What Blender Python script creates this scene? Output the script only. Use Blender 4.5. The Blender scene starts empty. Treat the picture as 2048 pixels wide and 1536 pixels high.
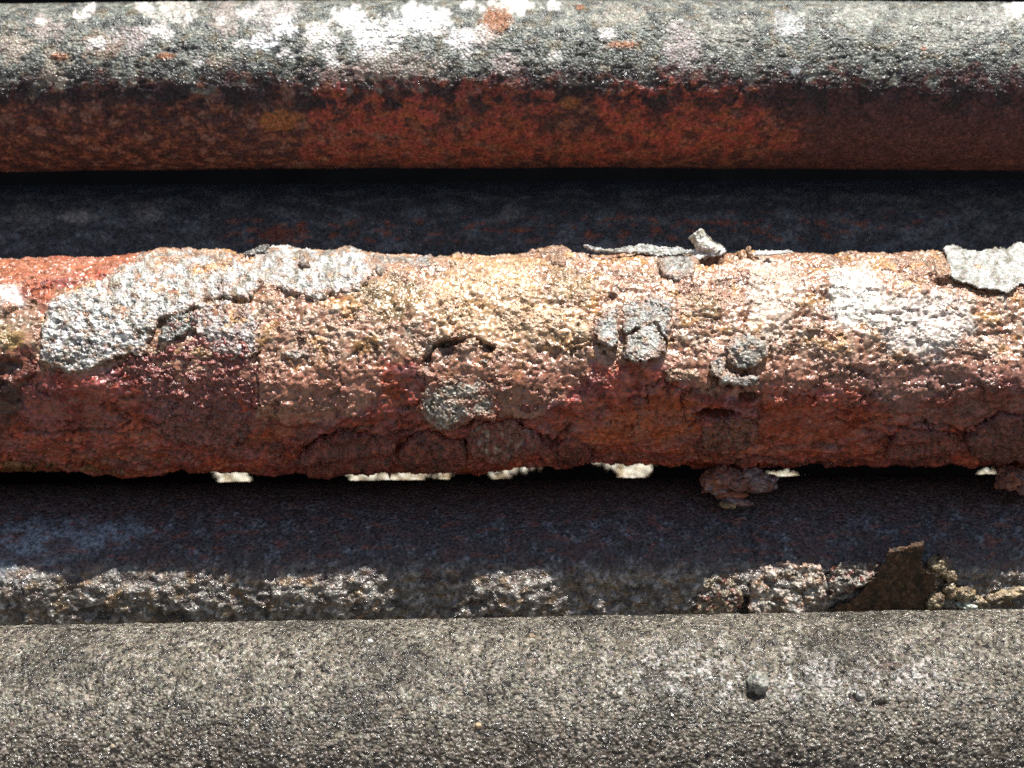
import bpy, math, random
import numpy as np
from mathutils import Vector

# ------------------------------------------------------------------ units
# one working unit = 1 photo pixel on the plane through the middle pipe's axis; tubes come out about 60 mm across
S = 0.000164
D = 2230.0                      # camera distance from that plane (working units)
CX, CY = 1024.0, 768.0
SUN = Vector((0.20, -0.27, 0.94)).normalized()

sc = bpy.context.scene
COL = sc.collection

# ------------------------------------------------------------------ camera
cam = bpy.data.cameras.new('camera')
cam.sensor_width = 36.0
cam.lens = 18.0 * D / 1024.0
cam.clip_start = 0.01
cam.clip_end = 500.0
cam.dof.use_dof = True
cam.dof.focus_distance = (D - 230) * S
cam.dof.aperture_fstop = 10.0
cam_ob = bpy.data.objects.new('camera', cam)
cam_ob.location = (0, -D * S, 0)
cam_ob.rotation_euler = (math.radians(90), 0, 0)
COL.objects.link(cam_ob)
sc.camera = cam_ob

# ------------------------------------------------------------------ sky and sun
elev = math.asin(SUN.z)
az = math.atan2(SUN.x, SUN.y)
world = bpy.data.worlds.new('World')
sc.world = world
world.use_nodes = True
wn = world.node_tree
wn.nodes.clear()
sky = wn.nodes.new('ShaderNodeTexSky')
sky.sky_type = 'NISHITA'
sky.sun_disc = False
sky.sun_elevation = elev
sky.sun_rotation = az
bg = wn.nodes.new('ShaderNodeBackground')
bg.inputs['Strength'].default_value = 0.05
wo = wn.nodes.new('ShaderNodeOutputWorld')
wn.links.new(sky.outputs[0], bg.inputs['Color'])
wn.links.new(bg.outputs[0], wo.inputs['Surface'])

sun = bpy.data.lights.new('sun', 'SUN')
sun.energy = 5.0
sun.angle = math.radians(0.5)
sun.color = (1.0, 0.96, 0.89)
sun_ob = bpy.data.objects.new('sun', sun)
sun_ob.rotation_euler = SUN.to_track_quat('Z', 'Y').to_euler()
COL.objects.link(sun_ob)

sc.view_settings.view_transform = 'Standard'
sc.view_settings.look = 'None'
sc.view_settings.gamma = 1.0
sc.view_settings.exposure = 0.78
sc.cycles.max_bounces = 6
sc.cycles.use_denoising = False
sc.cycles.sample_clamp_indirect = 4.0

# ------------------------------------------------------------------ numpy noise
F = np.float32


def hsh(ix, iy, seed):
    n = (ix.astype(np.int64) * 374761393 + iy.astype(np.int64) * 668265263 + seed * 974634777) & 0xFFFFFFFF
    n = ((n ^ (n >> 13)) * 1274126177) & 0xFFFFFFFF
    n = ((n ^ (n >> 16)) * 2246822519) & 0xFFFFFFFF
    n = n ^ (n >> 15)
    return (n & 0xFFFFFF).astype(F) / F(0xFFFFFF)


def perlin(x, y, seed=0):
    ix = np.floor(x); iy = np.floor(y)
    fx = (x - ix).astype(F); fy = (y - iy).astype(F)
    ux = fx * fx * fx * (fx * (fx * 6 - 15) + 10); uy = fy * fy * fy * (fy * (fy * 6 - 15) + 10)

    def g(ox, oy):
        a = hsh(ix + ox, iy + oy, seed) * F(6.2831853)
        return np.cos(a) * (fx - ox) + np.sin(a) * (fy - oy)
    a = g(0, 0); b = g(1, 0); c = g(0, 1); d = g(1, 1)
    t = a + (b - a) * ux
    return (t + ((c + (d - c) * ux) - t) * uy) * F(1.5)


def fbm(x, y, octv=3, seed=0, gain=0.5):
    t = 0; a = 1.0; f = 1.0; s = 0
    for k in range(octv):
        t = t + a * perlin(x * f, y * f, seed + 17 * k); s += a
        a *= gain; f *= 2.03
    return t / s


def worley(x, y, seed=0):
    ix = np.floor(x); iy = np.floor(y)
    fx = (x - ix).astype(F); fy = (y - iy).astype(F)
    f1 = np.full(x.shape, 9, F); f2 = np.full(x.shape, 9, F); cid = np.zeros(x.shape, F)
    for ox in (-1, 0, 1):
        for oy in (-1, 0, 1):
            jx = hsh(ix + ox, iy + oy, seed); jy = hsh(ix + ox, iy + oy, seed + 5)
            d = (ox + jx - fx) ** 2 + (oy + jy - fy) ** 2
            m = d < f1
            f2 = np.where(m, f1, np.minimum(f2, d))
            cid = np.where(m, hsh(ix + ox, iy + oy, seed + 9), cid)
            f1 = np.where(m, d, f1)
    return np.sqrt(f1), np.sqrt(f2), cid


def sstep(a, b, x):
    t = np.clip((x - a) / (b - a), 0, 1)
    return t * t * (3 - 2 * t)


def mix(a, b, t):
    if a.ndim == 2 and t.ndim == 1:
        t = t[:, None]
    return a + (np.asarray(b, F) - a) * t


def polysd(px, py, pts):
    """signed distance, positive inside"""
    n = len(pts)
    best = np.full(px.shape, 1e9, F); ins = np.zeros(px.shape, bool)
    for i in range(n):
        ax, ay = pts[i]; bx, by = pts[(i + 1) % n]
        ex, ey = bx - ax, by - ay
        wx = px - ax; wy = py - ay
        t = np.clip((wx * ex + wy * ey) / (ex * ex + ey * ey + 1e-9), 0, 1)
        best = np.minimum(best, (wx - t * ex) ** 2 + (wy - t * ey) ** 2)
        c = ((ay > py) != (by > py))
        xi = ax + (py - ay) * ex / (ey if abs(ey) > 1e-9 else 1e-9)
        ins ^= c & (px < xi)
    d = np.sqrt(best)
    return np.where(ins, d, -d)


def warped(px, py, amp, sz, seed):
    return (px + amp * fbm(px / sz, py / sz, 3, seed), py + amp * fbm(px / sz + 31.7, py / sz + 11.3, 3, seed + 3))


def zone(px, py, pts, soft=5, warp=14, wsz=30, seed=1):
    out = np.zeros(px.shape, F)
    xs = [p[0] for p in pts]; ys = [p[1] for p in pts]
    mg = warp * 1.5 + soft
    m = (px > min(xs) - mg) & (px < max(xs) + mg) & (py > min(ys) - mg) & (py < max(ys) + mg)
    if not m.any():
        return out
    wx, wy = warped(px[m], py[m], warp, wsz, seed)
    out[m] = sstep(-soft, soft, polysd(wx, wy, pts))
    return out


def spot(px, py, cx, cy, rx, ry, soft=0.35, warp=0.55, seed=1):
    out = np.zeros(px.shape, F)
    m = (np.abs(px - cx) < rx * 2) & (np.abs(py - cy) < ry * 2)
    if not m.any():
        return out
    x = px[m]; y = py[m]
    k = max(6.0, min(rx, ry) * 0.9)
    d = np.sqrt(((x - cx) / rx) ** 2 + ((y - cy) / ry) ** 2) + warp * fbm(x / k, y / k, 3, seed)
    out[m] = 1 - sstep(1 - soft, 1 + soft, d)
    return out


def groove(px, py, pts, width, warp=6, seed=1):
    """1 on the line, 0 away from it"""
    out = np.zeros(px.shape, F)
    xs = [p[0] for p in pts]; ys = [p[1] for p in pts]
    mg = width * 2 + warp * 1.5
    m = (px > min(xs) - mg) & (px < max(xs) + mg) & (py > min(ys) - mg) & (py < max(ys) + mg)
    if not m.any():
        return out
    x, y = warped(px[m], py[m], warp, 18, seed)
    best = np.full(x.shape, 1e9, F)
    for (ax, ay), (bx, by) in zip(pts[:-1], pts[1:]):
        ex, ey = bx - ax, by - ay
        t = np.clip(((x - ax) * ex + (y - ay) * ey) / (ex * ex + ey * ey + 1e-9), 0, 1)
        best = np.minimum(best, (x - ax - t * ex) ** 2 + (y - ay - t * ey) ** 2)
    out[m] = 1 - sstep(width * 0.35, width, np.sqrt(best))
    return out


# ------------------------------------------------------------------ materials
def rust_material(name, grain=6.0, bump=0.6, bdist=2.0, coat=0.35, coat_r=0.22, tilt=0.8, var=0.35, fine=2.6, spec=0.2, gv=0.3, facet=1.9, coat_ior=1.6):
    m = bpy.data.materials.new(name)
    m.use_nodes = True
    nt = m.node_tree; N = nt.nodes; L = nt.links
    b = N['Principled BSDF']
    tc = N.new('ShaderNodeTexCoord')
    at = N.new('ShaderNodeAttribute'); at.attribute_name = 'Col'
    n1 = N.new('ShaderNodeTexNoise'); n1.inputs['Scale'].default_value = 1 / (grain * 1.4 * S)
    n1.inputs['Detail'].default_value = 5; n1.inputs['Roughness'].default_value = 0.7
    L.new(tc.outputs['Object'], n1.inputs['Vector'])
    mr = N.new('ShaderNodeMapRange')
    mr.inputs['From Min'].default_value = 0.3; mr.inputs['From Max'].default_value = 0.7
    mr.inputs['To Min'].default_value = 1 - var; mr.inputs['To Max'].default_value = 1 + var
    L.new(n1.outputs['Fac'], mr.inputs['Value'])
    hue = N.new('ShaderNodeTexNoise'); hue.inputs['Scale'].default_value = 1 / (grain * 2.3 * S)
    hue.inputs['Detail'].default_value = 3
    L.new(tc.outputs['Object'], hue.inputs['Vector'])
    vm = N.new('ShaderNodeVectorMath'); vm.operation = 'SCALE'
    L.new(at.outputs['Color'], vm.inputs[0]); L.new(mr.outputs[0], vm.inputs['Scale'])
    # slight colour drift of the single grains
    vs = N.new('ShaderNodeTexVoronoi'); vs.inputs['Scale'].default_value = 1 / (grain * S)
    L.new(tc.outputs['Object'], vs.inputs['Vector'])
    tint = N.new('ShaderNodeVectorMath'); tint.operation = 'MULTIPLY_ADD'
    L.new(vs.outputs['Color'], tint.inputs[0])
    tint.inputs[1].default_value = (0.16, 0.10, 0.10); tint.inputs[2].default_value = (0.92, 0.95, 0.95)
    mul = N.new('ShaderNodeVectorMath'); mul.operation = 'MULTIPLY'
    L.new(vm.outputs[0], mul.inputs[0]); L.new(tint.outputs[0], mul.inputs[1])
    sx = N.new('ShaderNodeSeparateColor'); L.new(vs.outputs['Color'], sx.inputs[0])
    lum = N.new('ShaderNodeMapRange'); L.new(sx.outputs[2], lum.inputs['Value'])
    lum.inputs['To Min'].default_value = 1 - gv; lum.inputs['To Max'].default_value = 1 + gv
    fin = N.new('ShaderNodeVectorMath'); fin.operation = 'SCALE'
    L.new(mul.outputs[0], fin.inputs[0]); L.new(lum.outputs[0], fin.inputs['Scale'])
    L.new(fin.outputs[0], b.inputs['Base Color'])
    rg = N.new('ShaderNodeMath'); rg.operation = 'SUBTRACT'; rg.inputs[0].default_value = 1.0
    L.new(at.outputs['Alpha'], rg.inputs[1])
    L.new(rg.outputs[0], b.inputs['Roughness'])
    b.inputs['Specular IOR Level'].default_value = spec
    # relief
    v2 = N.new('ShaderNodeTexVoronoi'); v2.inputs['Scale'].default_value = 1 / (grain * S)
    v2.feature = 'SMOOTH_F1'; v2.inputs['Smoothness'].default_value = 0.4
    L.new(tc.outputs['Object'], v2.inputs['Vector'])
    n2 = N.new('ShaderNodeTexNoise'); n2.inputs['Scale'].default_value = 1 / (fine * 2 * S)
    n2.inputs['Detail'].default_value = 3; n2.inputs['Roughness'].default_value = 0.6
    L.new(tc.outputs['Object'], n2.inputs['Vector'])
    hm = N.new('ShaderNodeMath'); hm.operation = 'SUBTRACT'
    L.new(n2.outputs['Fac'], hm.inputs[0]); L.new(v2.outputs['Distance'], hm.inputs[1])
    bp = N.new('ShaderNodeBump'); bp.inputs['Strength'].default_value = bump; bp.inputs['Distance'].default_value = bdist * S
    ra = N.new('ShaderNodeAttribute'); ra.attribute_name = 'Relief'
    rm_ = N.new('ShaderNodeMath'); rm_.operation = 'MULTIPLY'; rm_.inputs[1].default_value = bump
    L.new(ra.outputs['Fac'], rm_.inputs[0]); L.new(rm_.outputs[0], bp.inputs['Strength'])
    L.new(hm.outputs[0], bp.inputs['Height'])
    L.new(bp.outputs[0], b.inputs['Normal'])
    # glinting grains: a thin wet-looking coat whose facets point every way
    v3 = N.new('ShaderNodeTexVoronoi'); v3.inputs['Scale'].default_value = 1 / (fine * facet * S)
    L.new(tc.outputs['Object'], v3.inputs['Vector'])
    o1 = N.new('ShaderNodeVectorMath'); o1.operation = 'MULTIPLY_ADD'
    o1.inputs[1].default_value = (tilt * 2,) * 3; o1.inputs[2].default_value = (-tilt,) * 3
    L.new(v3.outputs['Color'], o1.inputs[0])
    o2 = N.new('ShaderNodeVectorMath'); o2.operation = 'ADD'
    L.new(o1.outputs[0], o2.inputs[0]); L.new(bp.outputs[0], o2.inputs[1])
    o3 = N.new('ShaderNodeVectorMath'); o3.operation = 'NORMALIZE'
    L.new(o2.outputs[0], o3.inputs[0])
    cw = N.new('ShaderNodeMapRange'); L.new(at.outputs['Alpha'], cw.inputs['Value'])
    cw.inputs['From Min'].default_value = 0.30; cw.inputs['From Max'].default_value = 0.62
    cw.inputs['To Min'].default_value = 0.04; cw.inputs['To Max'].default_value = coat
    L.new(cw.outputs[0], b.inputs['Coat Weight'])
    b.inputs['Coat IOR'].default_value = coat_ior
    b.inputs['Coat Roughness'].default_value = coat_r
    L.new(o3.outputs[0], b.inputs['Coat Normal'])
    return m


def plain_material(name, col, rough=0.9, scale=40.0):
    m = bpy.data.materials.new(name); m.use_nodes = True
    N = m.node_tree.nodes; L = m.node_tree.links
    b = N['Principled BSDF']
    n = N.new('ShaderNodeTexNoise'); n.inputs['Scale'].default_value = scale; n.inputs['Detail'].default_value = 6
    r = N.new('ShaderNodeValToRGB')
    r.color_ramp.elements[0].position = 0.3; r.color_ramp.elements[1].position = 0.7
    r.color_ramp.elements[0].color = (*[c * 0.75 for c in col], 1); r.color_ramp.elements[1].color = (*[c * 1.25 for c in col], 1)
    tc = N.new('ShaderNodeTexCoord')
    L.new(tc.outputs['Object'], n.inputs['Vector']); L.new(n.outputs['Fac'], r.inputs['Fac'])
    L.new(r.outputs['Color'], b.inputs['Base Color'])
    b.inputs['Roughness'].default_value = rough
    b.inputs['Specular IOR Level'].default_value = 0.0
    return m


M_GRAIN = rust_material('grainy_rust', grain=6, bump=1.0, bdist=3.5, coat=0.9, coat_r=0.29, tilt=0.27, var=0.45, gv=0.35, coat_ior=1.7)
M_SKIN = rust_material('weathered_pipe_skin', grain=5, bump=1.0, bdist=3.2, coat=0.6, coat_r=0.22, tilt=0.5, var=0.55, gv=0.4)
M_DARK = rust_material('dark_pipe_skin', grain=5, bump=1.0, bdist=3.0, coat=0.9, coat_r=0.18, tilt=0.5, var=0.6, gv=0.45)
M_GREY = rust_material('granular_grey_skin', grain=5.2, bump=1.0, bdist=5.0, coat=1.0, coat_r=0.19, tilt=0.55, var=0.5, fine=2.4, gv=0.85, facet=2.6, coat_ior=1.7)
M_SCALE = rust_material('grey_scale', grain=5.5, bump=1.0, bdist=3.0, coat=0.9, coat_r=0.28, tilt=0.27, var=0.45, gv=0.3)


# ------------------------------------------------------------------ mesh helpers
def make_mesh(name, verts, quads, cols=None, mat=None, smooth=True, tris=None, rel=None):
    me = bpy.data.meshes.new(name)
    verts = np.asarray(verts, F); quads = np.asarray(quads, np.int32).reshape(-1, 4)
    nq = len(quads); ntr = 0 if tris is None else len(tris)
    me.vertices.add(len(verts)); me.vertices.foreach_set('co', verts.ravel())
    loops = quads.ravel()
    starts = np.arange(nq, dtype=np.int32) * 4
    if ntr:
        tris = np.asarray(tris, np.int32)
        loops = np.concatenate([loops, tris.ravel()])
        starts = np.concatenate([starts, nq * 4 + np.arange(ntr, dtype=np.int32) * 3])
    me.loops.add(len(loops)); me.loops.foreach_set('vertex_index', loops)
    me.polygons.add(len(starts)); me.polygons.foreach_set('loop_start', starts)
    me.update(calc_edges=True)
    me.validate()
    if cols is not None:
        a = me.color_attributes.new('Col', 'FLOAT_COLOR', 'POINT')
        a.data.foreach_set('color', np.asarray(cols, F).ravel())
        q = me.attributes.new('Relief', 'FLOAT', 'POINT')
        q.data.foreach_set('value', np.ones(len(me.vertices), F) if rel is None else np.asarray(rel, F))
    if smooth:
        me.polygons.foreach_set('use_smooth', np.ones(len(me.polygons), bool))
    if mat:
        me.materials.append(mat)
    return me


def link(name, me, loc=(0, 0, 0), parent=None, label=None, cat=None, group=None, kind=None):
    o = bpy.data.objects.new(name, me)
    COL.objects.link(o)
    o.location = loc
    if parent is not None:
        o.parent = parent
    for k, v in (('label', label), ('category', cat), ('group', group), ('kind', kind)):
        if v:
            o[k] = v
    return o


def to_world(x, y, d):
    return np.stack([(x - CX) * S, -d * S, (CY - y) * S], -1)


def unproject(px, py, d):
    k = (D - d) / D
    return CX + (px - CX) * k, CY + (py - CY) * k, d


# ------------------------------------------------------------------ the pipes
RELIEF = {}


class Pipe:
    def __init__(s, yc, dc, R, slope, bend=0.0):
        s.yc, s.dc, s.R, s.slope, s.bend = yc, dc, R, slope, bend
        s.origin = ((0.0) * S, -dc * S, (CY - yc) * S)
        phi = math.atan2(yc - CY, D - dc)
        dist = math.hypot(yc - CY, D - dc)
        a = math.acos(R / dist)
        s.tt, s.tb = phi + a, phi - a            # top and bottom limb as seen by the camera
        th = np.linspace(s.tb, s.tt, 800)
        y = yc - R * np.sin(th); d = dc + R * np.cos(th)
        s.tab_th = th; s.tab_q = CY + (y - CY) * D / (D - d); s.tab_d = d

    def axis(s, x):
        return s.yc + s.slope * (x - CX) + s.bend * ((x - CX) / 1024.0) ** 2

    def photo(s, x, th):
        """where a surface point lies in the photograph, unrolled past the limbs"""
        tc = np.clip(th, s.tb, s.tt)
        q = np.interp(tc, s.tab_th, s.tab_q) - s.R * (th - tc)
        d = np.interp(tc, s.tab_th, s.tab_d)
        px = CX + (x - CX) * D / (D - d)
        return px, q + (s.axis(x) - s.yc)

    def surface(s, px, py):
        """x and angle of the surface point seen at a photo position"""
        x = px.copy()
        for _ in range(3):
            q = py - (s.axis(x) - s.yc)
            th = np.interp(q, s.tab_q[::-1], s.tab_th[::-1])
            th = th + np.where(q < s.tab_q[-1], (s.tab_q[-1] - q) / s.R, 0) - np.where(q > s.tab_q[0], (q - s.tab_q[0]) / s.R, 0)
            d = np.interp(np.clip(th, s.tb, s.tt), s.tab_th, s.tab_d)
            x = CX + (px - CX) * (D - d) / D
        return x, th

    def point(s, x, th, h):
        r = s.R + h
        return x, s.axis(x) - r * np.sin(th), s.dc + r * np.cos(th)

    def local(s, x, th, h):
        w = to_world(*s.point(x, th, h))
        return w - np.array(s.origin, F)

    def build(s, field, step, mat, fine_lo=None, fine_hi=None, x0=-1500, x1=3550, tstep=None, **tags):
        lo = s.tb - 0.12 if fine_lo is None else fine_lo
        hi = s.tt + 0.25 if fine_hi is None else fine_hi
        tstep = tstep or step
        k = (D - s.dc - s.R) / D
        fx0, fx1 = CX - 1075 * (D - s.dc) / D, CX + 1075 * (D - s.dc) / D
        xs = np.concatenate([np.linspace(x0, fx0, 60, endpoint=False), np.arange(fx0, fx1, step), np.linspace(fx1, x1, 60)])
        nf = int(s.R * (hi - lo) / tstep)
        nb = max(20, int(s.R * (2 * math.pi - hi + lo) / (tstep * 5)))
        th = np.concatenate([np.linspace(lo, hi, nf, endpoint=False), np.linspace(hi, lo + 2 * math.pi, nb, endpoint=False)])
        X, T = np.meshgrid(xs.astype(F), th.astype(F))
        X = X.ravel(); T = T.ravel()
        Tc = np.where(T > (hi + lo) / 2 + math.pi, T - 2 * math.pi, T)
        px, py = s.photo(X, Tc)
        px = px.astype(F); py = py.astype(F)
        h, col, gl = field(px, py, X, (s.R * Tc).astype(F))
        s.Hg = h.reshape(len(th), len(xs))[:nf]; s.xs = xs; s.th = th[:nf]
        V = s.local(X, T, h)
        nt, nx = len(th), len(xs)
        I = np.arange(nt * nx).reshape(nt, nx)
        A = I; B = np.roll(I, -1, 0)
        Q = np.stack([A[:, :-1], A[:, 1:], B[:, 1:], B[:, :-1]], -1).reshape(-1, 4)
        C = np.concatenate([np.clip(col, 0.004, 0.9), np.clip(gl, 0.05, 0.9)[:, None]], 1)
        me = make_mesh('rusted_pipe', V, Q, C, mat, rel=RELIEF.pop('now', None))
        s.ob = link('rusted_pipe', me, s.origin, **tags)
        return s.ob

    def height(s, x, th):
        fi = np.clip(np.interp(x, s.xs, np.arange(len(s.xs))), 0, len(s.xs) - 1.001)
        ti = np.clip(np.interp(th, s.th, np.arange(len(s.th))), 0, len(s.th) - 1.001)
        a = fi.astype(int); b = ti.astype(int); u = fi - a; v = ti - b
        H = s.Hg
        return (H[b, a] * (1 - u) * (1 - v) + H[b, a + 1] * u * (1 - v) + H[b + 1, a] * (1 - u) * v + H[b + 1, a + 1] * u * v)


P1 = Pipe(130, -150, 172, -0.001, bend=7)
P2 = Pipe(470, -450, 183, -0.006)
P3 = Pipe(722.8, 0, 204, -0.006)
P5 = Pipe(1149, -76, 184, -0.010)
P6 = Pipe(1380, 225, 185, -0.0165)
P0 = Pipe(-335, -270, 183, 0.0)  # unseen pipe added above the frame to shade the crest of P2
P7 = Pipe(1228, -900, 183, -0.007)


def base_cols(n, c):
    return np.tile(np.asarray(c, F), (n, 1))


# ---- upper pipe: grey skin with pale and white patches on top, brown and red rust below
def field1(px, py, x, s):
    n = len(px)
    big = fbm(x / 140, s / 90, 4, 3)
    med = fbm(x / 34, s / 26, 4, 11)
    fin = fbm(x / 9, s / 8, 3, 23)
    f1, f2, cid = worley(x / 12, s / 11, 31)
    crack = 1 - sstep(0.02, 0.12, np.abs(fbm(x / 46 + 0.4 * med, s / 22, 3, 41)))
    h = 2.0 * big + 1.5 * med + 0.8 * fin + 0.6 * (1 - f1 * f1)
    skin = base_cols(n, (0.165, 0.178, 0.16))
    skin = mix(skin, (0.06, 0.066, 0.062), sstep(0.0, 0.32, med + 0.4 * fin))
    skin = mix(skin, (0.29, 0.29, 0.245), sstep(0.1, 0.4, -med + 0.5 * fin))
    skin = mix(skin, (0.16, 0.125, 0.075), 0.7 * sstep(0.12, 0.35, fbm(x / 30, s / 24, 3, 77)))
    rust = base_cols(n, (0.08, 0.034, 0.036))
    mot = fbm(x / 34, s / 24, 6, 51, 0.62)
    rust = mix(rust, (0.20, 0.085, 0.06), sstep(0.04, 0.2, mot))
    rust = rust * (1 + 0.9 * np.clip(fbm(x / 10, s / 7, 4, 53), -0.5, 0.6))[:, None]
    rust = mix(rust, (0.055, 0.032, 0.038), sstep(0.02, 0.2, -mot))
    rust = mix(rust, (0.20, 0.085, 0.036), 0.5 * sstep(0.12, 0.28, fbm(x / 22, s / 9, 5, 57, 0.6)))
    w1, w2, wid = worley(x / 36 + 0.6 * fbm(x / 20, s / 20, 3, 58), s / 27 + 0.6 * fbm(x / 20, s / 20, 3, 59), 60)
    sp = sstep(0.62, 0.7, wid) * (1 - sstep(0.30, 0.42, w1)) * (1 - 0.5 * sstep(700, 1000, px))
    rust = mix(rust, (0.23, 0.13, 0.105), 0.8 * sp)
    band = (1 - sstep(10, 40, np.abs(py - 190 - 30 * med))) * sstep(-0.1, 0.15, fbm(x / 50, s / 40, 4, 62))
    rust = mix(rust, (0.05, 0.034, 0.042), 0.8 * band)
    # boundary of the grey skin wanders along the pipe
    edge = 158 + 40 * fbm(px / 110, py / 400, 3, 61) + 90 * fbm(x / 40, s / 34, 5, 63, 0.6) + 14 * fin
    g = 1 - sstep(-13, 13, py - edge)
    col = mix(rust, skin, g)
    red = np.zeros(n, F)
    for k, (pts, a) in enumerate([
            ([(625, 195), (650, 165), (720, 160), (780, 180), (870, 195), (890, 240), (800, 262), (690, 268), (620, 240)], 1.0),
            ([(740, 150), (800, 140), (960, 150), (1120, 165), (1130, 215), (1040, 250), (940, 240), (850, 215)], 0.7),
            ([(1190, 170), (1330, 165), (1500, 170), (1540, 210), (1500, 270), (1380, 300), (1240, 280), (1190, 230)], 0.95),
            ([(900, 235), (1000, 215), (1100, 230), (1090, 270), (960, 290)], 0.8),
            ([(600, 260), (900, 265), (1350, 270), (1620, 240), (1600, 300), (1300, 322), (800, 326), (600, 310)], 0.6)]):
        red = np.maximum(red, a * zone(px, py, pts, 10, 34, 45, 71 + k))
    red = red * (1 - 0.9 * sstep(0.05, 0.13, fbm(x / 38, s / 28, 6, 91, 0.62)))
    rc = mix(base_cols(n, (0.32, 0.070, 0.055)), (0.28, 0.085, 0.042), sstep(-0.1, 0.3, fbm(x / 40, s / 18, 3, 93)))
    col = col + (rc - col) * red[:, None]
    h = h + 1.5 * red
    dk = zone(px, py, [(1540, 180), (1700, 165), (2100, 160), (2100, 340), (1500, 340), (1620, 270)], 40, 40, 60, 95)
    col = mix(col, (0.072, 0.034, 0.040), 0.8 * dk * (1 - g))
    # black specks along the rust line
    blk = sstep(-0.02, 0.10, fbm(x / 46, s / 34, 6, 97, 0.6)) * (1 - sstep(25, 75, np.abs(py - 178 - 50 * fbm(x / 90, s / 300, 3, 98))))
    col = mix(col, (0.03, 0.026, 0.03), 0.9 * blk)
    # pale stains, and sun glare painted as white patches, on the crown
    for k, (cx, cy, rx, ry, c, a) in enumerate([
            (95, 60, 32, 26, (0.62, 0.52, 0.47), .8), (255, 78, 42, 26, (0.62, 0.54, 0.52), .8), (30, 92, 30, 34, (0.66, 0.55, 0.45), .8),
            (108, 138, 26, 34, (0.60, 0.52, 0.42), .8), (200, 92, 44, 24, (0.50, 0.36, 0.26), .7), (352, 22, 48, 24, (0.8, 0.76, 0.68), .9),
            (452, 40, 30, 30, (0.6, 0.5, 0.45), .7), (545, 30, 44, 34, (0.75, 0.7, 0.66), .8), (570, 55, 22, 16, (0.88, 0.88, 0.88), 1),
            (528, 86, 34, 13, (0.85, 0.85, 0.88), 1), (640, 72, 28, 22, (0.86, 0.83, 0.78), 1), (700, 40, 34, 22, (0.88, 0.87, 0.85), 1),
            (758, 70, 52, 34, (0.9, 0.89, 0.87), 1), (845, 38, 48, 30, (0.9, 0.9, 0.9), 1), (930, 78, 36, 22, (0.88, 0.86, 0.86), 1),
            (970, 75, 24, 22, (0.75, 0.65, 0.58), .9), (1025, 12, 46, 16, (0.86, 0.82, 0.75), .9), (790, 128, 90, 26, (0.6, 0.5, 0.42), .6),
            (1010, 128, 28, 20, (0.75, 0.62, 0.58), .8), (1365, 100, 42, 36, (0.72, 0.62, 0.6), .8), (1240, 30, 50, 18, (0.6, 0.55, 0.45), .6),
            (1450, 70, 60, 30, (0.62, 0.6, 0.52), .6), (1580, 50, 30, 22, (0.8, 0.8, 0.78), .8), (1720, 28, 50, 24, (0.6, 0.6, 0.52), .8),
            (1860, 60, 90, 40, (0.5, 0.5, 0.43), .7), (2030, 18, 22, 16, (0.85, 0.83, 0.8), 1), (1590, 143, 8, 9, (0.8, 0.86, 0.9), 1),
            (690, 148, 60, 16, (0.55, 0.38, 0.33), .7), (1975, 40, 60, 30, (0.6, 0.6, 0.54), .7), (440, 120, 26, 14, (0.5, 0.4, 0.3), .5)]):
        w = a * spot(px, py, cx, cy, rx, ry, 0.33, 1.0, 130 + k)
        col = col + (np.asarray(c, F) * (0.62 if c[0] < 0.84 else 0.95) - col) * w[:, None]
        h = h + 1.0 * w
    rs = random.Random(3)
    for k in range(44):
        cx, cy, rr = rs.gauss(680, 260), rs.uniform(6, 125), rs.uniform(4, 13)
        w = spot(px, py, cx, cy, rr * rs.uniform(1, 1.8), rr, 0.3, 0.8, 900 + k)
        col = mix(col, (0.72, 0.69, 0.66), 0.9 * w)  # small glints painted white
    for k, (cx, cy, rx, ry) in enumerate([(992, 42, 32, 26), (122, 113, 18, 8), (332, 112, 20, 7), (1160, 15, 9, 5), (1245, 90, 30, 8), (1845, 98, 6, 4), (560, 240, 40, 20), (1140, 205, 20, 12)]):
        w = spot(px, py, cx, cy, rx, ry, 0.3, 0.6, 180 + k)
        col = mix(col, (0.30, 0.12, 0.05), 0.9 * w); h = h + 1.5 * w
    fl = sstep(0.17, 0.22, fbm(x / 24, s / 17, 5, 201)) * g
    h = h - 1.6 * fl
    col = mix(col, (0.06, 0.06, 0.055), 0.75 * crack * sstep(0.0, 0.2, fbm(x / 90, s / 60, 2, 207)) * g)
    h = h - 3.0 * crack * g * sstep(0.0, 0.2, fbm(x / 90, s / 60, 2, 207))
    h = h + 1.2 * fbm(x / 60, s / 7, 3, 211) * (1 - g)
    gl = 0.33 + 0.20 * g + 0.10 * med + 0.08 * fin
    return h.astype(F), col.astype(F), gl.astype(F)


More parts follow.
